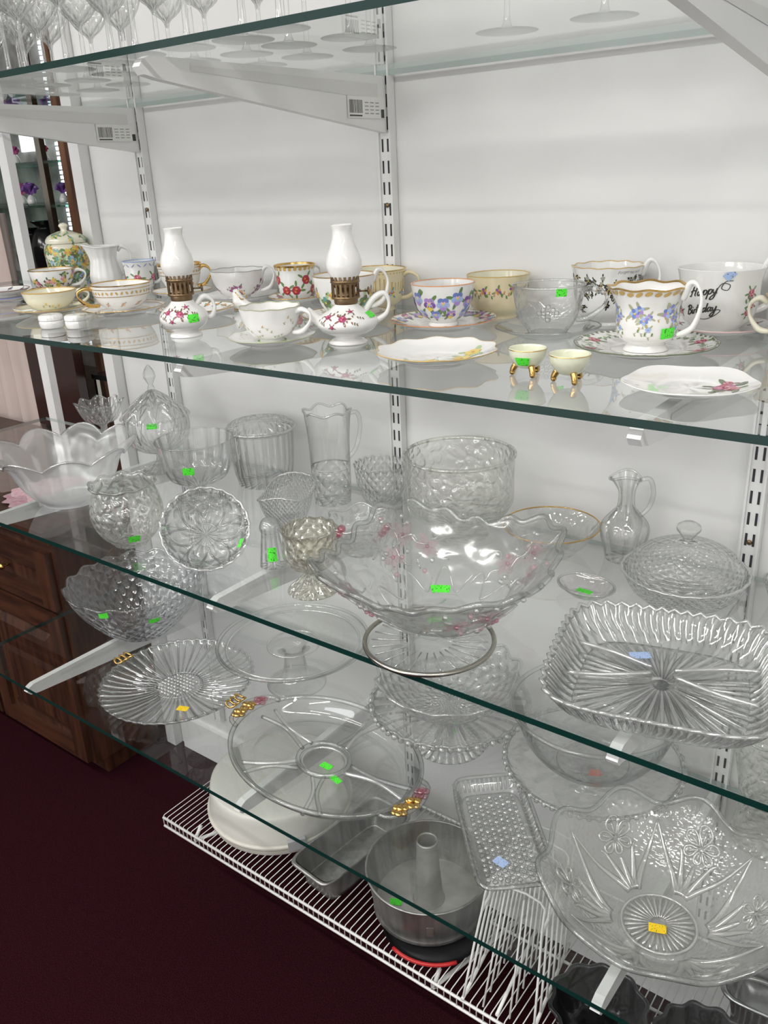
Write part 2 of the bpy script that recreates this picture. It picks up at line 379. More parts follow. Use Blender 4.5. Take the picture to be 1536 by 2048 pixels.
def teacup(x,y,z,R,H,shape='tea',body=None,rim=None,hth=90,hstyle='ear',label='',decor=None,rf=None,hmat=None,face=0.0,stk=None,inner=None,group='teacups on the china shelf',name='teacup',nohandle=False,foot=None,rw=0.0012):
    body=body or CHINA; e=top(name,label,'cup' if name=='teacup' else 'bowl',x,y,z,aisle(x,y,face),group)
    o=[(a*R,b*H) for a,b in CUP[shape]]; t=0.0018
    inn=[(a-t,b) for a,b in o[:3:-1] if a>0.2*R]; inn[-1]=(inn[-1][0],inn[-1][1]+t*1.2)
    m=M(); m.lathe(o,body,64,4,rf)
    m.lathe([o[-1],(o[-1][0]-t*0.5,o[-1][1]+0.0006),inn[0]],rim or body,64,2,rf)
    m.lathe(inn+[(0,inn[-1][1])],inner or body,64,3,rf)
    S=Surf(o[3:],rf)
    if rim:
        So=Surf(o,rf)
        m.lathe([(So.raw(So.L-rw)[0]+0.0003,So.raw(So.L-rw)[1]),(o[-1][0]+0.0003,o[-1][1])],rim,64,1,rf)
        Si=Surf(inn,rf); m.lathe([(inn[0][0]-0.0003,inn[0][1]),(Si.raw(rw)[0]-0.0003,Si.raw(rw)[1])],rim,64,1,rf)
    if foot: m.lathe([(0.415*R,0.001),(0.475*R,0.001),(0.475*R,0.05*H)],foot,48,1)
    if decor: decor(S,m,R,H)
    part(m,'cup_body',e)
    if not nohandle: part(handle_mesh(R,H,hmat or body,hth,hstyle),'handle',e)
    if stk: stick(S,radians(stk[1]),S.L*stk[2],0.018,0.012,e,stk[0],e=0.0014)
    return e
def saucer(x,y,z,R,label,body=None,rim=None,decor=None,rf=None,h=0.013,name='saucer',catg='saucer',face=0,group='saucers on the china shelf',rw=0.0012):
    body=body or CHINA; m=M()
    m.lathe([(0,0.002),(0.44*R,0.002),(0.47*R,0),(0.51*R,0),(0.54*R,0.003),(0.8*R,h*0.55),(R,h)],body,72,3,rf)
    tp=[(0,0.0038),(0.42*R,0.0038),(0.52*R,0.0052),(0.8*R,h*0.55+0.002),(R,h+0.0012)]
    m.lathe(tp,body,72,4,rf)
    m.lathe([(R,h),(R+0.0006,h+0.0006),(R,h+0.0012)],rim or body,72,1,rf)
    S=Surf(tp,rf,flip=-1)
    if rim:
        a=S.raw(S.L-rw); m.lathe([(a[0],a[1]+0.0004),(R,h+0.0016)],rim,72,1,rf)
    if decor: decor(S,m,R,h)
    e=solo(m,name,label,catg,x,y,z,aisle(x,y,face),group); return e,S

def scal(n,a,b,H,p=2.0):
    def f(th,r,z):
        w=max(0,min(1,z/H))**p if p else 1.0; c=cos(n*th); return r*(1+a*w*c), z+b*w*c
    return f
def superell(p,w0=0.0,rib=0,ra=0.0,H=1.0,zb=0.0,zn=4,rot=0.0):
    def f(th,r,z):
        q=(abs(cos(th+rot))**p+abs(sin(th+rot))**p)**(-1/p); w=max(0,min(1,z/H))
        k=(w0+(1-w0)*w); k=min(k,1)
        rr=r*(1+(q-1)*k)*(1+ra*w*cos(rib*th)); return rr, z+zb*w*w*cos(zn*th)
    return f

# =================================================================== ROOM SHELL
wallmat = noisy('white_wall_paint',(0.76,0.758,0.75),(0.80,0.798,0.79),2.0,0.5)
m=M(); m.box((0.0-0.04,WALL+0.05,1.35),(3.28,0.10,2.7),wallmat); struct(m,'wall_back')
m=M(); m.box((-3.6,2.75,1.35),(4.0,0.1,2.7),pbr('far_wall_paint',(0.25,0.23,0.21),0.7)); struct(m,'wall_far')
m=M(); m.box((-5.3,0.0,1.35),(0.1,5.6,2.7),pbr('side_wall_paint',(0.5,0.48,0.46),0.7)); struct(m,'wall_left')
m=M(); m.box((1.65,-0.8,1.35),(0.1,4.1,2.7),wallmat); struct(m,'wall_right')
carpet = noisy('maroon_carpet',(0.012,0.0022,0.004),(0.038,0.007,0.012),420,1.0,bump=0.8,spec=0.05)
m=M(); m.box((-1.8,0.0,-0.05),(7.0,5.6,0.1),carpet); struct(m,'floor')
m=M(); m.box((-1.8,0.0,2.75),(7.0,5.6,0.1),pbr('ceiling_white',(0.8,0.8,0.78),0.8)); struct(m,'ceiling')
m=M(); m.box((-1.70,WALL+0.04,1.35),(0.035,0.13,2.7),WHITEM); struct(m,'trim_1')
m=M(); m.box((-2.055,WALL+0.03,1.35),(0.035,0.02,2.7),WHITEM); struct(m,'trim_2')
m=M(); m.box((-0.04,WALL-0.006,0.05),(3.24,0.012,0.10),WHITEM); struct(m,'baseboard_back')

# uprights
for ux in (-1.498,-0.884,-0.268,0.35):
    m=M(); m.box((0,0,0),(0.026,0.012,2.2),WHITEM)
    for s_ in (-1,1): m.box((s_*0.0115,-0.008,0),(0.003,0.004,2.2),WHITEM)
    zz=-1.02
    while zz<1.05:
        for s_ in (-0.0052,0.0052): m.poly([(s_-0.0017,-0.0063,zz),(s_+0.0017,-0.0063,zz),(s_+0.0017,-0.0063,zz+0.019),(s_-0.0017,-0.0063,zz+0.019)],SLOT)
        zz+=0.032
    for zs in (0.148,-0.31): m.ball((0,-0.0075,zs),0.004,BRASS,10,6,(1,0.5,1))
    solo(m,'shelf_upright','white slotted steel shelf upright screwed to the wall','shelf upright',ux,WALL-0.007,1.25,group='slotted wall uprights')

def bracket(ux,zt,big):
    e=top('shelf_bracket','white painted steel bracket under a glass shelf','bracket',ux,0,zt-0.0085,group='shelf brackets')
    m=M(); y0=WALL-0.016; y1=0.712; h0=0.080 if big else 0.062; h1=0.022; t=0.0065
    pr=[(y0,0),(y1+0.01,0),(y1,-0.004),(y1-0.006,-0.012),(y1,-0.020),(y1+0.02,-h1-0.002),(y0,-h0)]
    for s_ in (-t,t): m.poly([(s_,a,b) for a,b in (pr if s_>0 else pr[::-1])],WHITEM)
    for i in range(len(pr)):
        a,b=pr[i],pr[(i+1)%len(pr)]; m.poly([(-t,a[0],a[1]),(t,a[0],a[1]),(t,b[0],b[1]),(-t,b[0],b[1])],WHITEM)
    m.poly([(t+0.0006,y0-0.02,-0.012),(t+0.0006,y1+0.07,-0.007),(t+0.0006,y1+0.07,-0.013),(t+0.0006,y0-0.02,-h0*0.42)],pbr('bracket_inset',(0.70,0.70,0.69),0.4))
    part(m,'bracket_arm',e)
    if big:
        l=M(); x=t+0.0012; yb=WALL-0.112; zb=-0.060
        l.poly([(x,yb,zb),(x,yb+0.090,zb),(x,yb+0.090,zb+0.030),(x,yb,zb+0.030)],pbr('label_paper',(0.80,0.80,0.78),0.5))
        bk=P('black'); yy=yb+0.004; x+=0.0003
        while yy<yb+0.036:
            w=random.choice((0.0005,0.0008,0.0012)); l.poly([(x,yy,zb+0.007),(x,yy+w,zb+0.007),(x,yy+w,zb+0.025),(x,yy,zb+0.025)],bk); yy+=w+random.choice((0.0009,0.0014))
        l.poly([(x,yb+0.004,zb+0.0025),(x,yb+0.034,zb+0.0025),(x,yb+0.034,zb+0.0045),(x,yb+0.004,zb+0.0045)],bk)
        for k in range(4):
            for c in range(3):
                l.poly([(x,yb+0.041+c*0.013,zb+0.006+k*0.005),(x,yb+0.050+c*0.013,zb+0.006+k*0.005),(x,yb+0.050+c*0.013,zb+0.0075+k*0.005),(x,yb+0.041+c*0.013,zb+0.0075+k*0.005)],P('grey'))
        l.poly([(x,yb+0.081,zb+0.001),(x,yb+0.089,zb+0.001),(x,yb+0.089,zb+0.013),(x,yb+0.081,zb+0.013)],bk)
        part(l,'barcode_label',e,label='white barcode label with black bars')
for ux in (-1.498,-0.884,-0.268,0.35):
    bracket(ux,S1,True)
    for z in (S2,S3,S4): bracket(ux,z,False)

def shelf(z,x0,x1,label):
    m=M(); y0,y1=FRONT,WALL-0.015; t=0.008
    m.poly([(x0,y0,0),(x1,y0,0),(x1,y1,0),(x0,y1,0)],SHG)
    m.poly([(x0,y0,-t),(x1,y0,-t),(x1,y0,0),(x0,y0,0)],EDGE)
    m.poly([(x0,y1,-t),(x1,y1,-t),(x1,y1,0),(x0,y1,0)],EDGEB)
    m.poly([(x0,y0,-t),(x0,y1,-t),(x0,y1,0),(x0,y0,0)],EDGE)
    m.poly([(x1,y0,-t),(x1,y1,-t),(x1,y1,0),(x1,y0,0)],EDGE)
    solo(m,'glass_shelf',label,'shelf',0,0,z,group='glass wall shelves')
shelf(S1,-2.05,0.9,'clear glass shelf with green edge carrying stemware')
shelf(S2,-2.03,0.9,'clear glass shelf with green edge carrying china cups')
shelf(S3,-2.03,0.9,'clear glass shelf with green edge carrying pressed glassware')
shelf(S4,-1.695,0.9,'clear glass shelf with green edge carrying glass platters')

# =================================================================== STEMWARE (top shelf)
G0=glass('clear_glass',edge=(0.42,0.45,0.44),gl=0.11)
def stem_profile(R,H): return [(0,0.003),(0.5*R,0.002),(R*0.9,0.0),(R*0.92,0.001),(0.4*R,0.004),(0.12*R,0.010),(0.09*R,0.3*H),(0.12*R,0.44*H),(0.55*R,0.52*H),(0.95*R,0.66*H),(R,0.8*H),(0.9*R,H)]
GS=glass('cut_stemware','diamond',12,8,0.002)
wine=[]
for i in range(13): wine.append((-1.66+i*0.080,0.755+0.012*(i%3),0.034+0.003*(i%2),0.150+0.02*(i%3)))
for i in range(12): wine.append((-1.62+i*0.084,0.855+0.012*(i%2),0.035,0.16))
for i in range(10): wine.append((-1.60+i*0.095,0.955+0.012*(i%2),0.036,0.17))
for i in range(4): wine.append((-0.56+i*0.12,0.99,0.038,0.15))
base_o=None
for i,(x,y,R,H) in enumerate(wine):
    if base_o is None:
        m=M(); m.lathe(stem_profile(0.034,0.17),GS,40,3,matf=lambda t: G0 if t<0.6 else GS)
        base_o=solo(m,'wine_glass','clear stemmed wine glass standing on the top shelf','glass',x,y,S1,group='stemware on the top glass shelf')
        o=base_o
    else:
        o=base_o.copy(); COL.objects.link(o); o.location=(x,y,S1)
    o.scale=(R/0.034,R/0.034,H/0.17)

# =================================================================== CHINA SHELF
def oil_lamp(x,y,kind,label,face=0):
    e=top('oil_lamp',label,'oil lamp',x,y,S2,aisle(x,y,face),group='miniature oil lamps')
    if kind==0: pr=[(0,0.002),(0.021,0.0),(0.023,0.002),(0.021,0.005),(0.018,0.008),(0.030,0.016),(0.035,0.026),(0.031,0.036),(0.020,0.045),(0.013,0.053)]
    else: pr=[(0,0.002),(0.023,0.0),(0.026,0.002),(0.022,0.005),(0.018,0.009),(0.034,0.017),(0.041,0.027),(0.035,0.037),(0.021,0.045),(0.013,0.053)]
    m=M(); m.lathe(pr,CHINA,56,4)
    S=Surf(pr[5:])
    for t,q,R in ((0.0,0.45,0.0058),(-0.62,0.50,0.0048),(0.35,0.72,0.0030),(-0.35,0.22,0.0030)):
        rose(S,m,t+radians(-10),S.L*q,R,'rose','magenta','pink',5,'brown',rot=t)
    for dt,q in ((0.25,0.35),(-0.3,0.62),(-0.9,0.35),(0.5,0.5)): sprig(S,m,dt-0.1,S.L*q,0.016,['brown','dleaf'],'brown',5,0.5,size=0.0022)
    if kind==1:
        m.tube([(0,-0.025,0.026),(0.0,-0.038,0.031),(0.0,-0.047,0.040),(0,-0.052,0.046)],lambda t:0.010-0.006*t,CHINA,10,sub=4)
        m.lathe([(0.0235,0.0035),(0.0262,0.002)],P('lpink'),48,1)
    part(m,'lamp_base',e)
    hm=M()
    if kind==0: hp=[(0,0.018,0.042),(0,0.030,0.054),(0,0.041,0.050),(0,0.045,0.038),(0,0.040,0.026),(0,0.031,0.024)]
    else: hp=[(0,0.024,0.040),(0,0.036,0.056),(0,0.050,0.062),(0,0.056,0.050),(0,0.052,0.036),(0,0.040,0.028),(0,0.034,0.026)]
    hm.tube(hp,lambda t:0.0032+0.001*sin(t*9),CHINA,8,sub=5); part(hm,'handle',e)
    b=M()
    b.lathe([(0.0145,0.050),(0.0155,0.053),(0.0155,0.060),(0.012,0.062),(0.012,0.070),(0.017,0.074),(0.018,0.078)],BRASS,40,2)
    b.lathe([(0.018,0.078),(0.0195,0.0785),(0.0185,0.0815),(0.0175,0.082)],BRASS,40,1)
    for j in range(18):
        a=2*pi*j/18; b.box((0.0178*cos(a),0.0178*sin(a),0.068),(0.001,0.003,0.018),BRASS,rz=a)
        b.box((0.0182*cos(a),0.0182*sin(a),0.085),(0.001,0.0035,0.009),BRASS,rz=a)
    b.lathe([(0.0182,0.058),(0.0192,0.0595),(0.0182,0.061)],BRASS,40,1)
    b.lathe([(0,0.060),(0.0165,0.060)],BRASS,24,1)
    part(b,'burner',e,label='aged brass burner with slotted gallery')
    kn=M(); kn.tube([(0,0.015,0.066),(0,0.028,0.066)],0.0012,BRASS,6,sub=1); kn.ball((0,0.030,0.066),0.0055,BRASS,12,8,(1,0.35,1)); part(kn,'wick_knob',e)
    c=M(); cp=[(0.0160,0.080),(0.0175,0.084),(0.0215,0.092),(0.0235,0.101),(0.0215,0.112),(0.0165,0.124),(0.0135,0.134),(0.0128,0.142),(0.0145,0.149)]
    f=lambda th,r,z:(r*(1+0.05*cos(6*th)*max(0,(z-0.142)/0.008)),z)
    c.lathe(cp,CHINA,48,4,f); c.lathe([(0.0145,0.149),(0.013,0.1495),(0.011,0.142),(0.011,0.130)],CHINA,48,2,f)
    part(c,'chimney',e,label='glossy white milk glass chimney with crimped top')
    stick(S,radians(22 if kind==0 else 65),S.L*(0.3 if kind==0 else 0.5),0.016,0.011,e,'green')
oil_lamp(-0.988,0.815,0,'miniature white china oil lamp with red roses and brass burner')
oil_lamp(-0.730,0.873,1,'miniature white china oil lamp shaped like a boat with handle')

def d_vine(S,m,R,H):
    for k in range(7): sprig(S,m,2*pi*k/7,S.L*(0.62 if k%2 else 0.45),R*0.85,['sage','goldp','ltgreen'],'sage',7,0.5,0.0022)
saucer(-0.815,0.816,S2,0.058,'white saucer with thin vine pattern under a small cup',rim=P('sage'),rw=0.0005,rf=scal(12,0.012,0.0004,0.012),decor=lambda S,m,R,h:[sprig(S,m,k*pi/3,S.L*0.8,0.03,['sage','ltgreen'],'sage',6,0.4,0.0014) for k in range(6)])
teacup(-0.815,0.816,S2+0.0045,0.041,0.047,'wide',rim=P('sage'),hth=62,hstyle='ear',label='small white footed cup with gold and green vine sprigs',decor=d_vine,rf=scal(10,0.02,0.0006,0.047),foot=pbr('green_foot',(0.5,0.7,0.3),0.2),rw=0.0005)
def pansies(S,m,th,q,R):
    cs=random.choice((['purple','violet','blue'],['blue','lblue','violet'],['orange','red','yellow'],['violet','purple','yellow'],['lblue','blue','pink'],['magenta','lpink','purple']))
    for k in range(3):
        a=random.random()*6; ell(S,m,th,q,cos(a)*R*1.1,sin(a)*R*1.1,R*0.6,R*0.24,a,P('leaf'),0.0003)
    for k,(a,rr) in enumerate(((2.2,0.50),(0.95,0.50),(3.4,0.46),(-0.3,0.46),(-1.57,0.55))):
        ell(S,m,th,q,cos(a)*R*0.5,sin(a)*R*0.5,R*rr,R*rr*0.9,a,P(cs[min(k//2,2)]),0.00045+0.00004*k,10)
        ell(S,m,th,q,cos(a)*R*0.26,sin(a)*R*0.26,R*0.20,R*0.14,a,P('lpink' if k<2 else 'lblue'),0.0007,7)
    ell(S,m,th,q,0,0,R*0.16,R*0.16,0,P('yellow'),0.0008,7)
def d_pansy(S,m,R,H):
    for k in range(13): pansies(S,m,2*pi*k/13,S.L*(0.63+0.10*(k%2)),R*0.22)
    for k in range(10): pansies(S,m,2*pi*(k+0.5)/10,S.L*0.38,R*0.17)
def d_pansy_s(S,m,R,h):
    for k in range(20): pansies(S,m,2*pi*k/20,S.L*(0.82+0.05*(k%2)),R*0.12)
saucer(-0.674,1.018,S2,0.075,'white saucer ringed with multicolour pansies under its cup',rim=P('orange'),decor=d_pansy_s,rf=scal(10,0.008,0,0.013),rw=0.0006)
teacup(-0.674,1.018,S2+0.0045,0.045,0.058,'tea',rim=P('orange'),hth=150,label='white china cup crowded with purple and blue pansies',decor=d_pansy,rw=0.0005)
def d_daff(S,m,R,h):
    for t,q,s_ in ((1.5,0.40,0.011),(1.9,0.62,0.010),(-0.9,0.42,0.011),(-0.5,0.22,0.009),(0.9,0.62,0.009)): flower(S,m,t,S.L*q,s_,['yellow'],'orange',6,4,'ltgreen')
saucer(-0.553,0.820,S2,0.070,'white scalloped dish painted with yellow daffodils',rim=P('goldp'),decor=d_daff,rf=scal(10,0.035,0.0008,0.015,1.2),h=0.015,name='scalloped_dish',catg='dish',rw=0.0005)
m=M(); m.lathe([(0,0.003),(0.030,0.003),(0.033,0),(0.036,0.002),(0.055,0.008),(0.068,0.014)],G0,72,3); m.tube([(0.068*cos(t*pi/12),0.068*sin(t*pi/12),0.014) for t in range(24)],0.0012,G0,6,True,1)
solo(m,'glass_saucer','clear pressed glass saucer under a glass punch cup','saucer',-0.511,1.017,S2)
e=top('punch_cup','clear glass punch cup embossed with grapes on a glass saucer','cup',-0.511,1.017,S2+0.004,aisle(-.511,1.017))
pr=[(0,0.004),(0.020,0.003),(0.024,0),(0.026,0.003),(0.034,0.014),(0.041,0.032),(0.045,0.050),(0.046,0.062)]
PG=glass('punch_glass','hob',70,1,0.0010,edge=(0.55,0.57,0.56),gl=0.08,milk=0.12)
m=M(); m.lathe(pr,PG,72,4,scal(18,0.01,0,0.062,3)); m.tube([((0.046)*cos(t*pi/24),(0.046)*sin(t*pi/24),0.062) for t in range(48)],0.0016,G0,6,True,1)
Sg=Surf(pr[2:])
for cx,cy in [(0,0.016),(-0.005,0.011),(0.005,0.011),(0,0.006),(-0.0095,0.016),(0.0095,0.016),(-0.005,0.021),(0.005,0.021),(0,0.0255)]:
    p=Sg.pt(0.0,0.022,cx,cy*0.9,0.0005); m.ball(p,0.0032,G0,8,6)
part(m,'cup_body',e); part(handle_mesh(0.046,0.062,G0,85,'ear',0.003,out=1.55),'handle',e); stick(Sg,radians(20),Sg.L*0.93,0.014,0.010,e,'green')
for x,y,s_ in ((-0.428,0.807,0.95),(-0.375,0.798,1.0)):
    e=top('salt_cellar','tiny pearly green salt dish on gold ball feet','salt dish',x,y,S2,aisle(x,y),group='footed salt dishes')
    pr=[(0,0.009),(0.008,0.0085),(0.014,0.012),(0.020,0.021),(0.0215,0.029)]; pr=[(a*s_,b) for a,b in pr]
    m=M(); m.lathe(pr,PEARL,40,4); m.lathe([(pr[-1][0],0.029),(pr[-1][0]-0.0014,0.0293),(0.017*s_,0.019),(0.008,0.0105),(0,0.010)],PEARL,40,3)
    m.lathe([(pr[-1][0]+0.0002,0.0286),(pr[-1][0]+0.0002,0.0292),(pr[-1][0]-0.001,0.0297)],GOLD,40,1)
    part(m,'dish_bowl',e)
    for k in range(3):
        a=2*pi*k/3+0.35; f=M(); f.tube([(0.012*cos(a),0.012*sin(a),0.012),(0.0155*cos(a),0.0155*sin(a),0.006),(0.016*cos(a),0.016*sin(a),0.0028)],lambda t:0.0038-0.001*t,GOLD,8,sub=3); f.ball((0.016*cos(a),0.016*sin(a),0.0030),0.0032,GOLD,8,6); part(f,'foot',e,label='gold foot')
    if s_<1: stick(Surf(pr[1:]),0.0-0.3,0.014,0.014,0.010,e,'green')
def d_blue(S,m,R,H):
    for k in range(6):
        t=2*pi*k/6-0.25
        for j in range(4): flower(S,m,t+0.15*j-0.15,S.L*(0.64+0.10*(j%2)-0.05*j),R*(0.13-0.015*j),['lblue','blue','violet'],'yellow',5,4,'sage')
        flower(S,m,t+0.3,S.L*0.42,R*0.07,['lblue'],'blue',5,2,'sage'); sprig(S,m,t+0.15,S.L*0.35,R*0.5,['sage','leaf'],'sage',6,size=0.0024); sprig(S,m,t-0.1,S.L*0.52,R*0.6,['goldp','sage'],'sage',7,0.5,size=0.002)
    for k in range(26): ell(S,m,2*pi*k/26,S.L*0.93,0,0,R*0.10,R*0.06,0.5,P('goldp'),0.0005)
def d_ros(S,m,R,h):
    for k in range(8):
        t=2*pi*k/8+0.35; rose(S,m,t,S.L*0.80,R*0.10,'rose','pink','lpink',5,'leaf',rot=t); sprig(S,m,t+0.4,S.L*0.80,R*0.3,['leaf','ltgreen'],'leaf',5,size=0.004)
    for k in range(60): ell(S,m,2*pi*k/60,S.L*0.965,0,0,R*0.03,R*0.02,0.5,P('dleaf'),0.0005)
saucer(-0.361,0.969,S2,0.081,'white saucer with pink roses and dark edge under a cup',rim=P('dleaf'),decor=d_ros,rf=scal(16,0.010,0.0005,0.012),h=0.012,rw=0.0006)
teacup(-0.361,0.969,S2+0.0045,0.046,0.072,'bell',rim=GOLD,hth=58,hstyle='high',label='footed china cup with blue flowers and scalloped gold rim',decor=d_blue,rf=scal(8,0.03,0.0012,0.072,4),stk=('green',42,0.36),hmat=CHINA,rw=0.002)
def d_rl(S,m,R,h):
    rose(S,m,1.60,S.L*0.50,0.0125,'rose','magenta','pink',6,'dleaf',0.3); rose(S,m,1.30,S.L*0.62,0.008,'rose','pink','lpink',4,'leaf',1.0); sprig(S,m,1.25,S.L*0.40,0.022,['leaf','brown'],'brown',6,0.5,size=0.004); rose(S,m,1.95,S.L*0.62,0.0055,'rose','pink','lpink',3,'brown',2.0)
saucer(-0.257,0.812,S2,0.062,'shallow white wavy dish with a single red rose spray',decor=d_rl,rf=scal(5,0.045,0.0010,0.014,1.2),h=0.011,name='leaf_dish',catg='dish')
def d_bg(S,m,R,H):
    for k in range(230):
        t=2*pi*random.random(); q=0.85-(0.42+0.12*cos(t*7))*random.random(); flower(S,m,t,S.L*q,R*random.uniform(0.045,0.08),random.choice((['black'],['black','grey'],['black','goldp'],['grey','sage'])),'goldp',5,2,'black')
    wrap_text(S,m,0.62,S.L*0.935,'Forget me not',0.0058,P('grey'))
teacup(-0.484,1.140,S2,0.049,0.078,'mug',rim=P('goldp'),hth=75,hstyle='high',label='white bone china cup with dense black and gold blossom band',decor=d_bg,rf=scal(12,0.015,0.0006,0.07,3),rw=0.0005)
def d_bd(S,m,R,H):
    u=0.0056; k=P('black'); q=S.L*0.60; th=-0.36; sl=0.20
    script(S,m,th,q,'Happy',-0.019,0.006,u,0.00085,k,sl); script(S,m,th,q,'Birthday',-0.024,-0.0150,u*0.92,0.00085,k,sl)
    ribbon(S,m,th,q,[(0.015,0.014),(0.020,0.020),(0.028,0.018),(0.026,0.012),(0.019,0.014),(0.023,0.022),(0.031,0.023)],0.0005,k)
    ribbon(S,m,th,q,[(-0.010,-0.020),(0.002,-0.024),(0.014,-0.021),(0.020,-0.016),(0.014,-0.014)],0.0005,k,sl)
    for dx,dq,R_ in ((0.86,0.68,0.0052),(0.93,0.51,0.0055),(0.82,0.40,0.0042)): rose(S,m,dx,S.L*dq,R_,'rose','pink','lpink',5,'leaf',dx)
    sprig(S,m,0.88,S.L*0.58,0.018,['leaf','brown'],'brown',6,size=0.0035); rose(S,m,-1.15,S.L*0.4,0.004)
saucer(-0.325,1.112,S2,0.066,'white saucer with pink rose sprays under the birthday cup',rim=P('lpink'),decor=lambda S,m,R,h:[rose(S,m,k*1.05,S.L*0.8,0.005) for k in range(6)],rw=0.0006)
e=teacup(-0.325,1.112,S2+0.0045,0.052,0.078,'mug',hth=110,hstyle='high',label='large white cup lettered Happy Birthday with pink roses',decor=d_bd)
pr=Surf([(a*0.052,b*0.078) for a,b in CUP['mug'][3:]]); stick(pr,0.2,pr.L*0.955,0.013,0.010,e,'blue',0.8)
def d_deco(S,m,R,H):
    for k in range(44):
        t=2*pi*k/44; w_=0.0009 if k%4 else 0.0014; tp=S.L*(0.80+0.07*cos(k*pi/5.5)); bt=S.L*0.56
        pts=[S.pt(t,bt,-w_*0.5,0,0.0004),S.pt(t,bt,w_*0.5,0,0.0004),S.at(t+w_/R,tp,0.0004),S.at(t-w_/R,tp,0.0004)]
        m.poly(pts,P('goldp'))
    for k in range(11): flower(S,m,2*pi*k/11,S.L*0.50,R*0.10,['orange','lblue','yellow'],'brown',5,3,'teal')
    for k in range(50): ell(S,m,2*pi*k/50,S.L*0.94,0,0,R*0.03,R*0.02,0,P('goldp'),0.0004,6)
teacup(-0.874,1.122,S2,0.051,0.064,'bowl',body=IVORY,rim=GOLD,hth=70,label='ivory yellow cup with fan shaped gold and floral band',decor=d_deco,inner=CREAM,rw=0.0008)
def d_yb(S,m,R,H):
    for k in range(13): flower(S,m,2*pi*k/13,S.L*(0.7+0.04*(k%2)),R*0.10,['orange','purple','goldp'],'brown',5,3,'leaf'); sprig(S,m,2*pi*(k+.5)/13,S.L*0.62,R*0.3,['leaf','orange'],'leaf',4,size=0.003)
teacup(-0.652,1.133,S2,0.047,0.062,'bowl',body=IVORY,rim=P('goldp'),nohandle=True,label='ivory yellow sugar bowl with fine floral border',decor=d_yb,name='sugar_bowl',inner=CREAM,rw=0.0006)
def d_pu(S,m,R,H):
    for k in range(5):
        t=2*pi*k/5-0.15
        for j in range(9): flower(S,m,t+random.uniform(-.3,.3),S.L*random.uniform(.3,.72),R*0.065,['magenta','purple'],'yellow',5,1,'dleaf')
        sprig(S,m,t,S.L*0.5,R*0.7,['dleaf','magenta'],'brown',7,size=0.002)
saucer(-1.176,1.105,S2,0.070,'white scalloped saucer with silver trim below a cup',rim=P('grey'),rf=scal(10,0.02,0.0005,0.013),rw=0.0006)
teacup(-1.176,1.105,S2+0.0045,0.050,0.052,'wide',rim=P('grey'),hth=65,hstyle='high',label='white bone china teacup with purple violet clusters',decor=d_pu,rf=scal(10,0.015,0.0004,0.052),rw=0.0006)
def d_rr(S,m,R,H):
    for k in range(11): rose(S,m,2*pi*k/11,S.L*(0.38+0.26*(k%2)),R*0.24,'red','rose','orange',4,'leaf',k)
    for k in range(24): ell(S,m,2*pi*k/24,S.L*0.92,0,0,R*0.09,R*0.08,0.5,P('goldp'),0.0005)
saucer(-1.053,1.125,S2,0.050,'small saucer with red roses beneath a cup',rim=GOLD,decor=lambda S,m,R,h:[flower(S,m,k*0.8,S.L*0.78,0.006,['red','rose'],'rose',5,3,'leaf') for k in range(8)])
teacup(-1.053,1.125,S2+0.0045,0.036,0.062,'mug',rim=GOLD,hth=120,label='tall cup with deep red roses and heavy gold rim',decor=d_rr,rw=0.003)
def d_gr(S,m,R,H):
    for k in range(8):
        t=2*pi*k/8; flower(S,m,t,S.L*0.5,R*0.2,['leaf','dleaf','teal'],'yellow',5,4,'ltgreen'); flower(S,m,t+0.35,S.L*0.65,R*0.12,['yellow','orange'],'brown',5,2,'dleaf')
saucer(-0.838,1.000,S2,0.067,'white gold edged saucer with pink floral rim',rim=GOLD,decor=lambda S,m,R,h:[flower(S,m,k*0.63,S.L*0.82,0.005,['lpink','ltgreen'],'goldp',5,3,'sage') for k in range(10)])
teacup(-0.838,1.000,S2+0.0045,0.047,0.066,'tea',rim=GOLD,hth=75,hstyle='high',label='white cup with green leaves and yellow flowers, gold rim',decor=d_gr,rw=0.0008)
def d_gd(S,m,R,H):
    for k in range(36): ell(S,m,2*pi*k/36,S.L*0.80,0,0,R*0.035,R*0.06,0.6*(1 if k%2 else -1),P('goldp'),0.0005)
    for q in (0.70,0.90):
        a=S.raw(S.L*q); m.lathe([(a[0]+0.0005,a[1]-0.0004),(a[0]+0.0006,a[1]+0.0006)],GOLD,60,1)
    for k in range(9): flower(S,m,2*pi*k/9,S.L*0.45,R*0.07,['lpink','goldp'],'goldp',5,2,'sage')
saucer(-1.266,0.916,S2,0.070,'cream saucer with gold rings under a wide cup',rim=GOLD,body=CHINA,decor=lambda S,m,R,h:[m.lathe([(R*q,S.raw(S.L*q)[1]+0.0006),(R*q+0.0012,S.raw(S.L*q)[1]+0.0009)],GOLD,60,1) for q in (0.62,0.9)])
teacup(-1.266,0.916,S2+0.0045,0.051,0.048,'wide',rim=GOLD,hth=-78,label='wide cream cup banded with ornate gold and tiny flowers',decor=d_gd,hmat=GOLD)
saucer(-1.341,1.110,S2,0.058,'white saucer with gold rim under a gold banded cup',rim=GOLD)
teacup(-1.341,1.110,S2+0.0045,0.042,0.058,'tea',rim=GOLD,hth=70,label='white cup with broad gold scroll band near the rim',decor=d_gd,hmat=GOLD,rw=0.003)
saucer(-1.122,0.955,S2,0.062,'cream saucer bordered with orange and gold scrolls',rim=GOLD,decor=lambda S,m,R,h:[flower(S,m,k*0.35,S.L*0.84,0.005,['orange','goldp','teal'],'red',5,2,'dleaf') for k in range(18)])
e=top('china_slipper','tiny white and gold china slipper ornament','ornament',-1.09,1.035,S2,aisle(-1.09,1.035,60))
m=M(); K=10; b=len(m.v)
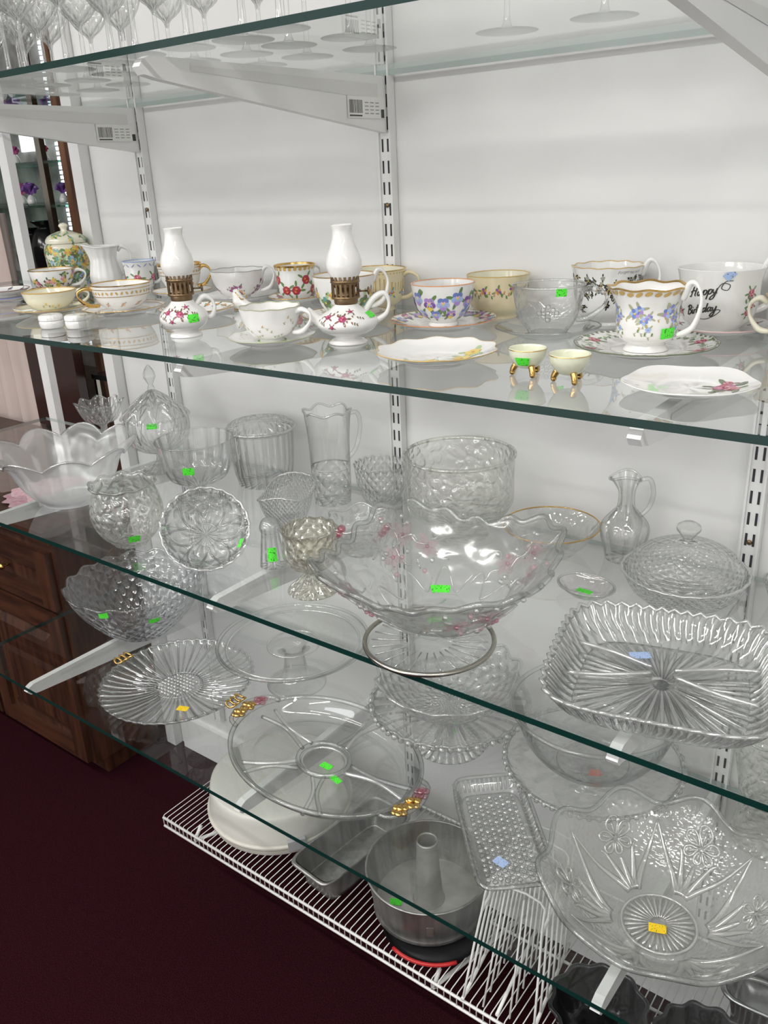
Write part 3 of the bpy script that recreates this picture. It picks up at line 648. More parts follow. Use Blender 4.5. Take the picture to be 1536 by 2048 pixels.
prof=[(-0.020,0.008,0.030,0.004),(-0.014,0.010,0.032,0.003),(-0.004,0.010,0.020,0.002),(0.006,0.011,0.014,0.0),(0.016,0.010,0.010,0.0),(0.024,0.006,0.006,0.0),(0.028,0.001,0.003,0.001)]
for (x_,w_,h_,z0) in prof:
    for j in range(K):
        t=pi*j/(K-1); m.v.append(Vector((x_,w_*cos(t),z0+h_*sin(t))))
for i in range(len(prof)-1):
    for j in range(K-1): m.face((b+i*K+j,b+i*K+j+1,b+(i+1)*K+j+1,b+(i+1)*K+j),CHINA)
m.face([b+j for j in range(K)],CHINA); m.tube([(-0.020,0.006,0.030),(-0.012,0.009,0.030),(-0.002,0.010,0.019),(-0.002,-0.010,0.019),(-0.012,-0.009,0.030)],0.001,GOLD,6,sub=3)
part(m,'slipper_body',e); h_=M(); h_.box((-0.018,0,0.003),(0.006,0.008,0.006),GOLD); part(h_,'heel',e,label='gold heel')
e=top('creamer','glossy white china creamer with ribbed flared lip','creamer',-1.585,1.115,S2,aisle(-1.585,1.115))
cf=lambda th,r,z:(r*(1+0.25*max(0,cos(th+pi/2))**6*max(0,(z-0.06)/0.03)+0.02*cos(14*th)*min(1,z/0.05)),z+0.006*max(0,cos(th+pi/2))**3*max(0,(z-0.06)/0.03))
m=M(); cp=[(0,0.002),(0.020,0.0),(0.022,0.003),(0.030,0.016),(0.033,0.030),(0.029,0.052),(0.027,0.068),(0.031,0.085),(0.034,0.090)]
m.lathe(cp,CHINA,70,4,cf); m.lathe([(0.034,0.090),(0.032,0.0905),(0.025,0.068),(0.028,0.040),(0,0.010)],CHINA,70,3,cf); part(m,'creamer_body',e)
part(handle_mesh(0.034,0.090,CHINA,90,'ear',0.003,0.88,0.35,1.6),'handle',e)
def d_la(S,m,R,H):
    for k in range(5): rose(S,m,2*pi*k/5-0.2,S.L*0.5,R*0.26,'rose','pink','lpink',5,'leaf',k)
    for k in range(16): ell(S,m,2*pi*k/16,S.L*0.88,0,0,R*0.15,R*0.025,0.7*(1 if k%2 else -1),P('blue'),0.0005)
teacup(-1.497,1.135,S2,0.033,0.062,'mug',rim=P('lblue'),hth=80,label='small cup with pink roses and blue lattice border',decor=d_la)
e=top('ginger_jar','lidded ginger jar with green and yellow floral print','jar',-1.72,1.122,S2,aisle(-1.72,1.122))
m=M(); jp=[(0,0.002),(0.030,0),(0.036,0.004),(0.044,0.03),(0.047,0.06),(0.047,0.088),(0.040,0.096)]; m.lathe(jp,CREAM,56,4); S=Surf(jp[2:])
for k in range(120): flower(S,m,random.random()*2*pi,S.L*random.uniform(0.08,0.94),random.uniform(0.005,0.010),random.choice((['teal','ltgreen'],['yellow','orange'],['leaf','teal'],['brown','ltgreen'],['lblue','teal'],['dleaf','leaf'])),'yellow',5,3,'leaf')
part(m,'jar_body',e)
m=M(); lp=[(0.042,0.096),(0.042,0.103),(0.034,0.112),(0.016,0.119),(0.007,0.121),(0.007,0.126),(0.010,0.131),(0.006,0.136),(0,0.137)]; m.lathe(lp,CREAM,48,3); S=Surf(lp[:4])
for k in range(22): flower(S,m,random.random()*2*pi,S.L*random.uniform(0.2,0.85),0.006,['teal','ltgreen','yellow'],'yellow',5,2,'leaf')
part(m,'lid',e)
def d_ch(S,m,R,H):
    for k in range(60): flower(S,m,random.random()*2*pi,S.L*random.uniform(0.15,0.9),R*0.12,random.choice((['pink','lpink'],['yellow','goldp'],['magenta','pink'],['leaf','ltgreen'])),'yellow',5,2,'dleaf')
saucer(-1.649,1.030,S2,0.051,'chintz patterned saucer beneath its teacup',rim=GOLD,decor=lambda S,m,R,h:[flower(S,m,random.random()*6.28,S.L*random.uniform(.6,.9),0.006,random.choice((['pink','lpink'],['yellow'],['magenta'])),'yellow',5,2,'dleaf') for k in range(24)])
teacup(-1.649,1.030,S2+0.0045,0.046,0.048,'wide',rim=GOLD,hth=80,label='teacup covered in pink and yellow chintz flowers',decor=d_ch)
saucer(-1.400,0.862,S2,0.064,'cream saucer with sprig border under a low cup',body=CREAM,rim=P('goldp'))
teacup(-1.400,0.862,S2+0.0045,0.046,0.037,'wide',body=CREAM,rim=P('goldp'),hth=80,label='low pale yellow cup with faint flower sprig',decor=lambda S,m,R,H:[sprig(S,m,k*1.57,S.L*0.5,0.03,['sage','yellow'],'sage',6,size=0.003) for k in range(4)])
for k,(px,py) in enumerate(((-1.642,0.915),(-1.640,0.912))):
    saucer(px,py,S2+k*0.0135,0.052-0.002*k,('white','blue banded')[k]+' small plate in a stack with brown rim',rim=P('brown') if k else P('blue'),decor=lambda S,m,R,h:[flower(S,m,j*0.7,S.L*0.8,0.004,['brown','blue'],'goldp',5,2,'dleaf') for j in range(9)],name='side_plate',catg='plate')
saucer(-1.80,0.86,S2,0.055,'white side plate with brown and blue border',rim=P('brown'),name='side_plate',catg='plate',decor=lambda S,m,R,h:[flower(S,m,j*0.7,S.L*0.8,0.004,['brown','blue'],'goldp',5,2,'dleaf') for j in range(9)])
for x,y in ((-1.262,0.772),(-1.218,0.790)):
    e=top('trinket_jar','tiny round white jar with a fluted lid','jar',x,y,S2,group='tiny lidded jars')
    m=M(); m.lathe([(0,0),(0.015,0),(0.018,0.003),(0.019,0.010),(0.017,0.013)],CHINA,32,3); part(m,'jar_body',e)
    m=M(); m.lathe([(0.0185,0.013),(0.0185,0.018),(0.015,0.0215),(0,0.022)],CHINA,60,2,rf=lambda th,r,z:(r*(1+0.03*cos(20*th)),z)); part(m,'lid',e)
m=M(); m.box((0.0,0.0,0.012),(0.022,0.035,0.024),glass('box_plastic')); solo(m,'plastic_box','small clear plastic box beside the trinket jars','box',-1.178,0.790,S2)
teacup(-0.222,1.066,S2,0.036,0.060,'bell',body=CREAM,rim=GOLD,hth=-90,label='cream cup with gold rim at the end of the row',decor=d_deco)
m=M(); m.lathe([(0,0.002),(0.030,0),(0.040,0.02),(0.030,0.06),(0.022,0.09),(0.034,0.12)],glass('vase_cut','diamond',10,5,0.002),48,3,smooth=True); solo(m,'glass_vase','small cut glass vase on the china shelf','vase',-0.135,1.05,S2)

# =================================================================== GLASSWARE SHELF
def ringpts(R,z,n,rf=None,sx=1,sy=1):
    out=[]
    for i in range(n):
        th=2*pi*i/n; r,zz=(rf(th,R,z) if rf else (R,z)); out.append((r*cos(th)*sx,r*sin(th)*sy,zz))
    return out
def gware(name,label,catg,x,y,z,prof,mat,rf=None,seg=96,sub=4,rim=0.0014,sx=1,sy=1,rz=None,stk=None,extra=None,rimmat=None,group=None,smooth=True,inner=None,bodyname='bowl',tilt=None):
    e=top(name,label,catg,x,y,z,aisle(x,y) if rz is None else rz,group)
    if tilt: e.rotation_euler=(tilt[0],tilt[1],e.rotation_euler[2])
    m=M(); m.lathe(prof,mat,seg,sub,rf,sx,sy,smooth=smooth)
    if rim: m.tube(ringpts(prof[-1][0],prof[-1][1],seg,rf,sx,sy),rim,rimmat or G0,6,True,1)
    if inner: m.lathe(inner,mat,seg,sub,rf,sx,sy)
    part(m,bodyname,e)
    if extra: extra(e)
    if stk:
        S=Surf(prof,rf,sx=sx,sy=sy)
        for s_ in stk: stick(S,radians(s_[1]),S.L*s_[2],0.024 if len(s_)<4 else s_[3],0.014,e,s_[0],e=0.0015)
    return e
DIA=glass('cut_diamond','diamond',20,6,0.003)
DIA2=glass('cut_diamond_fine','diamond',36,10,0.002)
FAN=glass('cut_fan','fan',12,3,0.003)
FLO=glass('pressed_floral','floral',60,1,0.0015)
FLOG=glass('pressed_floral_green','floral',60,1,0.0012,clear=(0.985,0.99,0.965),edge=(0.50,0.54,0.46))
YEL=glass('cut_yellowish','diamond',14,5,0.003,clear=(0.985,0.975,0.91),edge=(0.48,0.46,0.34))
FROST=glass('frosted_glass',None,edge=(0.66,0.69,0.73),frost=0.20,rough=0.30,refr=0.2,milk=0.2)
PINKG=glass('pink_glass',None,clear=(0.97,0.72,0.78),edge=(0.75,0.35,0.45),gl=0.12)
WL=glass('white_relief',None,clear=(0.97,0.97,0.97),edge=(0.55,0.58,0.57),gl=0.26,rough=0.08,frost=0.10)
def RF(th,r,z):
    w=max(0,min(1,(z-0.02)/0.09)); c=abs(cos(4.5*th)); return r*(1+w*(0.13*c-0.05)), z+w*w*(0.022*c-0.010)
gware('ruffled_bowl','large frosted glass bowl with deeply ruffled petal rim','bowl',-1.415,0.840,S3,[(0,0.004),(0.045,0.002),(0.052,0),(0.054,0.006),(0.070,0.020),(0.086,0.045),(0.096,0.072),(0.108,0.094),(0.126,0.104)],FROST,rf=RF,rimmat=WL,rim=0.0022,seg=144)
def lid(e,prof,mat,z,rf=None,fin=None,seg=72):
    m=M(); m.lathe(prof,mat,seg,4,rf,off=(0,0,z)); part(m,'lid',e)
    f=M(); f.lathe(fin,G0,10,2,off=(0,0,z),smooth=False); part(f,'finial',e)
gware('candy_dish','covered cut glass candy dish with tall faceted finial','candy dish',-1.410,1.055,S3,[(0,0.004),(0.040,0),(0.042,0.003),(0.014,0.015),(0.012,0.035),(0.040,0.045),(0.062,0.065),(0.068,0.095),(0.064,0.115)],FAN,
  extra=lambda e: lid(e,[(0.070,0.112),(0.068,0.118),(0.052,0.134),(0.026,0.156),(0.008,0.168)],FAN,0,scal(16,0.02,0,0.1),fin=[(0.006,0.164),(0.008,0.172),(0.005,0.180),(0.013,0.196),(0.010,0.208),(0.003,0.218),(0,0.220)]),stk=[('green',-8,0.98,0.020)])
gware('compote','small ruffled crystal compote beside the wall','compote',-1.606,1.060,S3,[(0,0.003),(0.030,0),(0.010,0.012),(0.006,0.05),(0.010,0.068),(0.034,0.08),(0.045,0.10),(0.050,0.118)],DIA,rf=scal(8,0.06,0.004,0.12,3))
gware('compote','clear glass compote with thumbprint bowl and short stem','compote',-1.172,0.953,S3,[(0,0.003),(0.042,0),(0.044,0.003),(0.014,0.014),(0.011,0.03),(0.018,0.042),(0.050,0.056),(0.062,0.080),(0.066,0.105),(0.070,0.128)],glass('thumb','rib',16,1,0.004),stk=[('green',-15,0.82,0.020)])
def bl(e):
    m=M(); m.lathe([(0.064,0.106),(0.066,0.112),(0.058,0.121),(0.030,0.127),(0,0.128)],glass('bucket_lid','fan',16,3,0.003),72,3); m.tube(ringpts(0.066,0.110,72),0.003,WL,6,True,1); part(m,'lid',e)
gware('biscuit_jar','ribbed clear glass biscuit jar with domed lid','jar',-1.163,1.110,S3,[(0,0.004),(0.048,0),(0.052,0.004),(0.058,0.03),(0.061,0.07),(0.062,0.105)],glass('bucket_rib','rib',22,1,0.005),extra=bl,rf=lambda th,r,z:(r*(1+0.012*cos(22*th)),z),seg=132,bodyname='jar_body')
def ph(e):
    h=M(); h.tube([(0,0.030,0.155),(0,0.055,0.160),(0,0.062,0.135),(0,0.052,0.095),(0,0.033,0.075)],0.004,G0,8,sub=5); part(h,'handle',e)
CUTB=glass('pitcher_cut','diamond',10,9,0.003)
e=top('pitcher','tall clear glass pitcher with wavy rim and cut base','pitcher',-0.975,1.095,S3,aisle(-.975,1.095,20))
m=M(); pp=[(0,0.006),(0.030,0),(0.033,0.004),(0.035,0.03),(0.036,0.065),(0.036,0.07),(0.037,0.12),(0.041,0.171)]; pf=scal(6,0.05,0.003,0.17,5)
m.lathe(pp,CUTB,96,4,pf,matf=lambda t: CUTB if t<0.66 else G0); m.tube(ringpts(0.041,0.171,96,pf),0.0022,WL,6,True,1); part(m,'pitcher_body',e); ph(e)
gware('cut_bowl','small deep cut glass bowl with sawtooth rim','bowl',-0.886,1.128,S3,[(0,0.003),(0.022,0),(0.030,0.008),(0.042,0.035),(0.046,0.060),(0.047,0.077)],DIA,rf=scal(20,0.012,0.002,0.077,5))
gware('rose_bowl','round pale green glass globe with embossed vine','vase',-1.144,0.772,S3,[(0,0.003),(0.026,0),(0.030,0.003),(0.050,0.025),(0.059,0.055),(0.055,0.082),(0.048,0.100),(0.053,0.106)],FLOG,rf=scal(10,0.03,0.002,0.106,6),stk=[('green',5,0.42,0.018)],rim=0.002)
CDP=[(0,0.002),(0.026,0.0),(0.040,0.004),(0.056,0.016),(0.064,0.030),(0.068,0.038)]
def cdx(e):
    s=M(); S=Surf(CDP,flip=-1)
    for k in range(6):
        c=2*pi*k/6
        for j in range(3):
            o=0.16*j; s.tube([S.at(c-0.62+o,S.L*0.97,0.001),S.at(c-0.32+o*0.6,S.L*(0.62-0.10*j),0.001),S.at(c,S.L*(0.42-0.10*j),0.001),S.at(c+0.32-o*0.6,S.L*(0.62-0.10*j),0.001),S.at(c+0.62-o,S.L*0.97,0.001)],0.0015,WL if j%2 else G0,5,sub=5)
    for k in range(24):
        t=2*pi*k/24; s.tube([S.at(t,S.L*0.88,0.001),S.at(t,S.L*0.99,0.001)],0.0022,WL,5,sub=1)
    s.tube(ringpts(0.020,0.003,32),0.0012,G0,5,True,1)
    part(s,'fan_relief',e); stick(S,radians(62),S.L*0.80,0.016,0.012,e,'green',e=0.0026)
gware('cut_dish','round crystal dish with interlaced fan cuts tipped toward the aisle','dish',-1.000,0.812,S3+0.0295,CDP,glass('cut_cross2','diamond',12,3,0.004),extra=cdx,rim=0.0022,rimmat=WL,rf=scal(24,0.012,0.001,0.038,4),tilt=(0,radians(50)))
gware('relish_basket','oblong cut crystal basket dish with scalloped sides','dish',-0.975,0.978,S3,[(0,0.003),(0.030,0),(0.036,0.006),(0.046,0.030),(0.052,0.060)],DIA2,rf=superell(4,0.5,20,0.02,0.060,0.008,2),sx=1.25,sy=0.8,rz=radians(-60),rim=0.002,rimmat=WL)
e=top('salt_shaker','clear glass shaker with a glass dome top','shaker',-0.877,0.835,S3,aisle(-.877,.835)); pr=[(0,0.002),(0.018,0),(0.020,0.004),(0.017,0.03),(0.014,0.052),(0.015,0.058)]
m=M(); m.lathe(pr,glass('shk','rib',10,1,0.003),40,3); part(m,'shaker_body',e); m=M(); m.lathe([(0.0155,0.058),(0.0155,0.066),(0.010,0.076),(0,0.078)],G0,32,3); part(m,'cap',e); stick(Surf(pr),0.0,0.045,0.013,0.022,e,'green',e=0.0014)
gware('sherbet_glass','yellowish pressed glass sherbet goblet with diamond cuts','glass',-0.767,0.805,S3,[(0,0.004),(0.034,0),(0.036,0.003),(0.026,0.012),(0.013,0.026),(0.014,0.032),(0.034,0.044),(0.040,0.065),(0.037,0.085),(0.039,0.096)],YEL,rf=scal(12,0.02,0.001,0.096,2),inner=[(0.037,0.095),(0.034,0.07),(0.026,0.050),(0,0.046)],seg=72,rimmat=YEL,rim=0.002)
def pk(e):
    for a,q in ((-0.75,0.050),(0.75,0.050)):
        m=M()
        for j in range(6):
            t=j*1.05; m.ball((0.052*cos(a)+0.006*cos(t),0.052*sin(a)+0.006*sin(t)*0.9,q+0.006*sin(t)),0.0065,PINKG,10,6,(1,1,0.8))
        part(m,'raised_flower',e,label='raised pink glass flower')
gware('nut_dish','small clear dish with raised pink glass flowers','dish',-0.790,0.950,S3,[(0,0.004),(0.028,0),(0.034,0.006),(0.045,0.025),(0.056,0.055)],FLO,rf=scal(6,0.05,0.004,0.055,2),extra=pk,rim=0.002,rimmat=WL)
m=M(); m.lathe([(0,0.003),(0.06,0.003),(0.078,0.004),(0.082,0.008)],G0,72,3); m.tube(ringpts(0.082,0.006,72),0.0032,SILVER,8,True,1)
for k in range(24):
    t=2*pi*k/24; m.tube([(0.03*cos(t),0.03*sin(t),0.004),(0.074*cos(t),0.074*sin(t),0.0045)],0.0010,WL,5,sub=1)
solo(m,'coaster_tray','round glass tray with silver plated gallery under a bowl','tray',-0.540,0.770,S3)
BP=[(0,0.003),(0.045,0.001),(0.055,0.003),(0.072,0.012),(0.098,0.038),(0.124,0.070),(0.142,0.092)]
def BF(th,r,z):
    a,b=superell(3.8,0.15,0,0,0.085)(th,r,z); w=max(0,min(1,z/0.092))**2; return a*(1+0.025*w*cos(20*th)), b-0.010*w*cos(4*th)+0.004*w*cos(20*th)
PFR=glass('pink_frosted_relief',None,clear=(0.97,0.74,0.78),edge=(0.80,0.45,0.54),frost=0.15,gl=0.10)
def bigx(e):
    S=Surf(BP,BF); r_=random.Random(3)
    for k in range(4):
        m=M(); a=k*pi/2+pi/4
        for j in range(12):
            t=a+r_.uniform(-0.4,0.4); q=S.L*r_.uniform(0.50,0.95); m.ball(S.at(t,q,0.001),0.0036,WL if j%3 else PFR,8,6)
        for (dt,q) in ((0.0,0.80),(0.22,0.66),(-0.25,0.70)):
            for i in range(5):
                w=i*1.26; ell(S,m,a+dt,S.L*q,0.009*cos(w),0.009*sin(w),0.008,0.0055,w,PFR,0.0015+0.0003*i)
            m.ball(S.pt(a+dt,S.L*q,0,0,0.002),0.0030,PINKG,8,6)
            for i in range(4):
                w=i*1.6+0.4; m.tube([S.pt(a+dt,S.L*q,0.012*cos(w),0.012*sin(w),0.001),S.pt(a+dt,S.L*q,0.022*cos(w+0.3),0.022*sin(w+0.3),0.001),S.pt(a+dt,S.L*q,0.034*cos(w),0.034*sin(w),0.001)],0.0013,WL,5,sub=3)
        part(m,'raised_flower',e,label='faint pink raised flower and vine')
    m=M()
    for k in range(9):
        a0=2*pi*k/9; m.tube([S.at(a0+0.10*j,S.L*(0.45+0.10*sin(j*1.2+k)),0.001) for j in range(8)],0.0012,WL,5,sub=3)
    part(m,'vine_relief',e)
    stick(Surf(BP,BF,flip=-1),radians(112),Surf(BP).L*0.36,0.026,0.013,e,'green',ang=pi,e=0.002)
_e=gware('square_bowl','large square clear glass bowl with raised pink flowers','bowl',-0.556,0.822,S3+0.0095,BP,glass('big_clear','floral',26,1,0.0010,refr=0.3,rough=0.18,edge=(0.42,0.44,0.43),milk=0.22,gl=0.12),rf=BF,extra=bigx,rim=0.0038,rz=radians(12),seg=160)
gware('pedestal_bowl','large pale green glass pedestal bowl with embossed scrolls','bowl',-0.695,1.088,S3,[(0,0.003),(0.040,0),(0.045,0.003),(0.018,0.012),(0.014,0.020),(0.030,0.030),(0.070,0.040),(0.086,0.060),(0.087,0.100),(0.088,0.138)],FLOG,seg=96,rimmat=FLOG,rim=0.0032)
gware('gold_rim_bowl','shallow clear etched bowl with thin gold rim','bowl',-0.537,1.100,S3,[(0,0.003),(0.032,0),(0.036,0.003),(0.052,0.018),(0.066,0.036),(0.073,0.046)],glass('etch','hob',90,1,0.001),rimmat=GOLD,rim=0.0011)
def ch(e):
    h=M(); h.tube([(0,0.012,0.122),(0,0.030,0.128),(0,0.037,0.108),(0,0.033,0.085),(0,0.022,0.070)],0.0035,G0,8,sub=5); part(h,'handle',e)
def crf(th,r,z):
    w=max(0,min(1,(z-0.105)/0.025)); return r*(1+0.35*w*max(0,cos(th+pi/2))**3), z+0.004*w*cos(th*2)
gware('cruet','clear glass cruet with round belly, slim neck and handle','cruet',-0.436,1.138,S3,[(0,0.003),(0.024,0),(0.027,0.003),(0.030,0.018),(0.036,0.040),(0.034,0.056),(0.020,0.074),(0.013,0.084),(0.012,0.106),(0.016,0.122),(0.019,0.130)],glass('cruet_rib','rib',8,1,0.003,edge=(0.34,0.36,0.35),milk=0.06),rf=crf,extra=ch,bodyname='cruet_body',rim=0.002)
def bd(e):
    lid(e,[(0.076,0.040),(0.076,0.046),(0.064,0.062),(0.038,0.076),(0.010,0.082)],glass('butter_lid','diamond',24,8,0.002),0,None,fin=[(0.008,0.080),(0.007,0.088),(0.015,0.098),(0.016,0.104),(0.008,0.110),(0,0.112)])
gware('butter_dish','round covered pressed glass dish with knob finial','butter dish',-0.319,1.062,S3,[(0,0.003),(0.05,0),(0.056,0.003),(0.070,0.014),(0.079,0.032),(0.082,0.040)],DIA2,extra=bd,rf=scal(24,0.012,0,0.04,2),rim=0.0025,rimmat=WL)
gware('oval_dish','tiny oval clear glass dish with beaded edge','dish',-0.432,0.998,S3,[(0,0.003),(0.018,0),(0.026,0.003),(0.034,0.010),(0.038,0.015)],glass('pinkish','hob',120,1,0.001,clear=(0.98,0.95,0.95)),sx=1.08,sy=0.85,rz=radians(-10),rim=0.0018,extra=lambda e: flat_stick(e,(-0.002,0.0,0.004),0.022,0.010,'green',(0,0,0.1)))
DP=[(0,0.004),(0.085,0.002),(0.092,0.0),(0.098,0.004),(0.107,0.014),(0.114,0.027),(0.121,0.038)]
DF=superell(5,0.9,52,0.018,0.038,0.002,52)
def dv(e):
    m=M()
    def ridge(pts,h):
        m.tube([(a,b,0.006) for a,b in pts],0.0045,G0,6,sub=4,flat=0.6); m.tube([(a,b,0.006+h) for a,b in pts],0.0028,WL,6,sub=4)
        n=len(pts); P2=[Vector((a,b,0.005)) for a,b in pts]
        for i in range(n-1): m.poly([P2[i],P2[i+1],P2[i+1]+Vector((0,0,h)),P2[i]+Vector((0,0,h))],G0)
    for s_ in (-1,1):
        ridge([(s_*0.100,-0.035),(s_*0.06,-0.026),(s_*0.012,-0.006)],0.018); ridge([(s_*0.100,0.035),(s_*0.06,0.026),(s_*0.012,0.006)],0.018)
    part(m,'divider',e)
    s=M()
    for k in range(56):
        t=2*pi*k/56; ex=(abs(cos(t))**5+abs(sin(t))**5)**(-0.2); s.tube([(0.008*cos(t),0.008*sin(t),0.0075),(0.045*cos(t),0.045*sin(t),0.0075),((0.080+0.010*(k%2))*ex*cos(t),(0.080+0.010*(k%2))*ex*sin(t),0.0062)],lambda q:0.0006+0.0030*sin(min(q*1.1,1)*pi)**0.7,WL if k%2 else G0,6,sub=3,flat=0.8)
    for k in range(104):
        t=2*pi*k/104; ex=(abs(cos(t))**5+abs(sin(t))**5)**(-0.2); tt=t+0.05
        s.tube([(0.100*ex*cos(t),0.100*ex*sin(t),0.007),(0.111*ex*cos(tt),0.111*ex*sin(tt),0.022),(0.121*ex*cos(tt),0.121*ex*sin(tt),0.037)],lambda q:0.0022*sin(0.15+q*2.8),WL if k%2 else G0,5,sub=2)
    part(s,'sunburst_relief',e)
    flat_stick(e,(-0.030,0.045,0.0135),0.024,0.014,'blue',(0,0,radians(20)))
gware('divided_dish','square ribbed glass relish dish with curved dividers','dish',-0.262,0.828,S3,DP,glass('div_rib','rib',52,2,0.003),rf=DF,seg=208,sub=3,extra=dv,rz=radians(14),rim=0.0026,rimmat=WL)
gware('cut_bowl','small cut glass bowl beside the butter dish','bowl',-0.192,1.11,S3,[(0,0.003),(0.020,0),(0.028,0.010),(0.036,0.035)],DIA)

# =================================================================== PLATTER SHELF
gware('salad_bowl','deep greyish cut glass salad bowl with scalloped rim','bowl',-1.470,0.985,S4,[(0,0.005),(0.055,0),(0.062,0.004),(0.090,0.025),(0.122,0.065),(0.142,0.100),(0.150,0.125)],glass('smoky_cut','diamond',26,7,0.003,clear=(0.84,0.86,0.88),edge=(0.28,0.31,0.34)),rf=scal(16,0.015,0.004,0.125,4),stk=[('green',-30,0.95,0.022),('green',10,0.8,0.022)],rim=0.0025)
def pl(e):
    for s_ in (-1,1):
        h=M()
        for j in range(3): h.tube([(s_*0.155+s_*0.012*cos(t),(j-1)*0.012+0.007*sin(t),0.020+0.003*cos(t*2)) for t in [i*pi/4 for i in range(8)]],0.0022,GOLD,6,True,2)
        part(h,'handle',e,label='gold painted leaf handle')
    s=M()
    for k in range(9):
        for j in range(9):
            if (k-4)**2+(j-4)**2<19: s.ball(((k-4)*0.0085,(j-4)*0.0085,0.005),0.0040,WL,8,5)
    s.tube(ringpts(0.045,0.005,48),0.0018,G0,6,True,1); part(s,'centre_relief',e)
    s=M()
    for k in range(48):
        t=2*pi*k/48; s.tube([(0.050*cos(t),0.050*sin(t),0.003),(0.10*cos(t),0.10*sin(t),0.006),(0.146*cos(t),0.146*sin(t),0.018)],lambda q:0.0010+0.0018*q,WL if k%2 else G0,5,sub=2)
    part(s,'rib_relief',e)
    flat_stick(e,(0.075,-0.06,0.012),0.022,0.014,'yellow',(0,0,0.3))
gware('round_platter','round ribbed glass platter with scalloped edge and gold handles','platter',-1.219,0.872,S4,[(0,0.003),(0.046,0.002),(0.05,0.0),(0.10,0.004),(0.135,0.010),(0.148,0.020)],glass('platter_rib','rib',48,1,0.003),rf=scal(48,0.012,0.001,0.02,1),seg=192,extra=pl,rz=radians(4),rim=0.0026)
gware('cake_stand','clear glass pedestal cake plate with raised lip','cake stand',-1.033,1.015,S4,[(0,0.010),(0.045,0.004),(0.056,0),(0.056,0.004),(0.030,0.020),(0.020,0.055),(0.026,0.082),(0.10,0.086),(0.135,0.088),(0.145,0.096)],G0,rim=0.0036,extra=lambda e:[part((lambda q:(q.tube(ringpts(0.128,0.090,72),0.0026,WL,6,True,1),q.tube(ringpts(0.05,0.087,48),0.0018,WL,6,True,1),q)[2])(M()),'ring_relief',e)])
def od(e):
    m=M(); m.tube(ringpts(0.040,0.012,40,None,1.20,1.0),0.0042,G0,8,True,1); m.tube(ringpts(0.034,0.008,40,None,1.20,1.0),0.0024,WL,8,True,1)
    for t in (90,170,10,240,300):
        a=radians(t); p0=(0.042*cos(a)*1.20,0.042*sin(a)); p1=(0.172*cos(a),0.123*sin(a)); d=Vector((p1[0]-p0[0],p1[1]-p0[1],0)); nn=Vector((-d.y,d.x,0)).normalized()
        for k in (-1,1):
            a0=Vector((p0[0],p0[1],0.011))+nn*0.010*k; am=Vector(((p0[0]+p1[0])/2,(p0[1]+p1[1])/2,0.016))+nn*0.0032*k; a1=Vector((p1[0],p1[1],0.016))+nn*0.014*k
            m.tube([a0,am,a1],0.0036,G0 if k>0 else WL,8,sub=5)
    part(m,'divider',e)
    for s_ in (-1,1):
        h=M()
        for j in range(3):
            for i in range(6):
                t=i*1.05; h.ball((s_*(0.196+0.004*(j==1))+0.009*cos(t)*0.8,(j-1)*0.024+0.009*sin(t),0.030+0.002*(i%2)),0.0068,(GOLD if j<2 else PINKG),10,6,(1,1,0.55))
            h.ball((s_*0.196,(j-1)*0.024,0.034),0.006,GOLD if j<2 else PINKG,10,6,(1,1,0.7))
        h.tube([(s_*0.172,-0.050,0.028),(s_*0.196,-0.042,0.030),(s_*0.212,0,0.031),(s_*0.196,0.042,0.030),(s_*0.172,0.050,0.028)],0.004,G0,8,sub=3)
        part(h,'handle',e,label='gold and pink fruit handle')
    flat_stick(e,(0.010,-0.004,0.0055),0.022,0.013,'green',(0,0,0.1)); flat_stick(e,(0.050,-0.020,0.0085),0.022,0.011,'green',(0,0,-0.1))
gware('divided_platter','oval clear glass relish platter with gold fruit handles','platter',-0.822,0.853,S4,[(0,0.004),(0.09,0.002),(0.108,0.0),(0.118,0.006),(0.126,0.020),(0.133,0.030)],glass('plain2',None,refr=0.3,edge=(0.42,0.45,0.44)),sx=1.40,sy=1.00,extra=od,rz=radians(-6),rim=0.0044,seg=128)
gware('cake_stand','cut glass pedestal cake stand with beaded skirt','cake stand',-0.680,1.025,S4,[(0,0.012),(0.035,0.006),(0.060,0),(0.062,0.004),(0.040,0.022),(0.022,0.040),(0.020,0.060),(0.05,0.072),(0.10,0.078),(0.128,0.076),(0.132,0.088)],glass('ped_rib','rib',30,1,0.004),rf=scal(30,0.015,0,0.09,1),seg=120,rim=0.003,
  extra=lambda e:[part((lambda q:([q.ball((0.134*cos(2*pi*k/60),0.134*sin(2*pi*k/60),0.084),0.0055,WL if k%2 else G0,6,5) for k in range(60)],q)[1])(M()),'beaded_edge',e)])
gware('scalloped_bowl','cut crystal bowl with scalloped rim resting on a cake stand','bowl',-0.680,1.025,S4+0.080,[(0,0.004),(0.05,0.0),(0.065,0.004),(0.090,0.020),(0.110,0.042),(0.122,0.060)],DIA,rf=scal(14,0.03,0.004,0.06,3),stk=[('green',10,0.4,0.015)],rim=0.0026,rimmat=WL)
gware('cake_stand','beaded glass pedestal cake stand with scrolled border','cake stand',-0.425,1.040,S4,[(0,0.010),(0.040,0.005),(0.056,0),(0.057,0.004),(0.032,0.018),(0.020,0.034),(0.024,0.050),(0.10,0.056),(0.124,0.058),(0.134,0.066)],glass('stand_hob','hob',70,1,0.002),seg=96,rim=0.003,
  extra=lambda e:[part((lambda q:([q.ball((0.136*cos(2*pi*k/64),0.136*sin(2*pi*k/64),0.066),0.0048,WL if k%2 else G0,6,5) for k in range(64)],q)[1])(M()),'beaded_edge',e)])
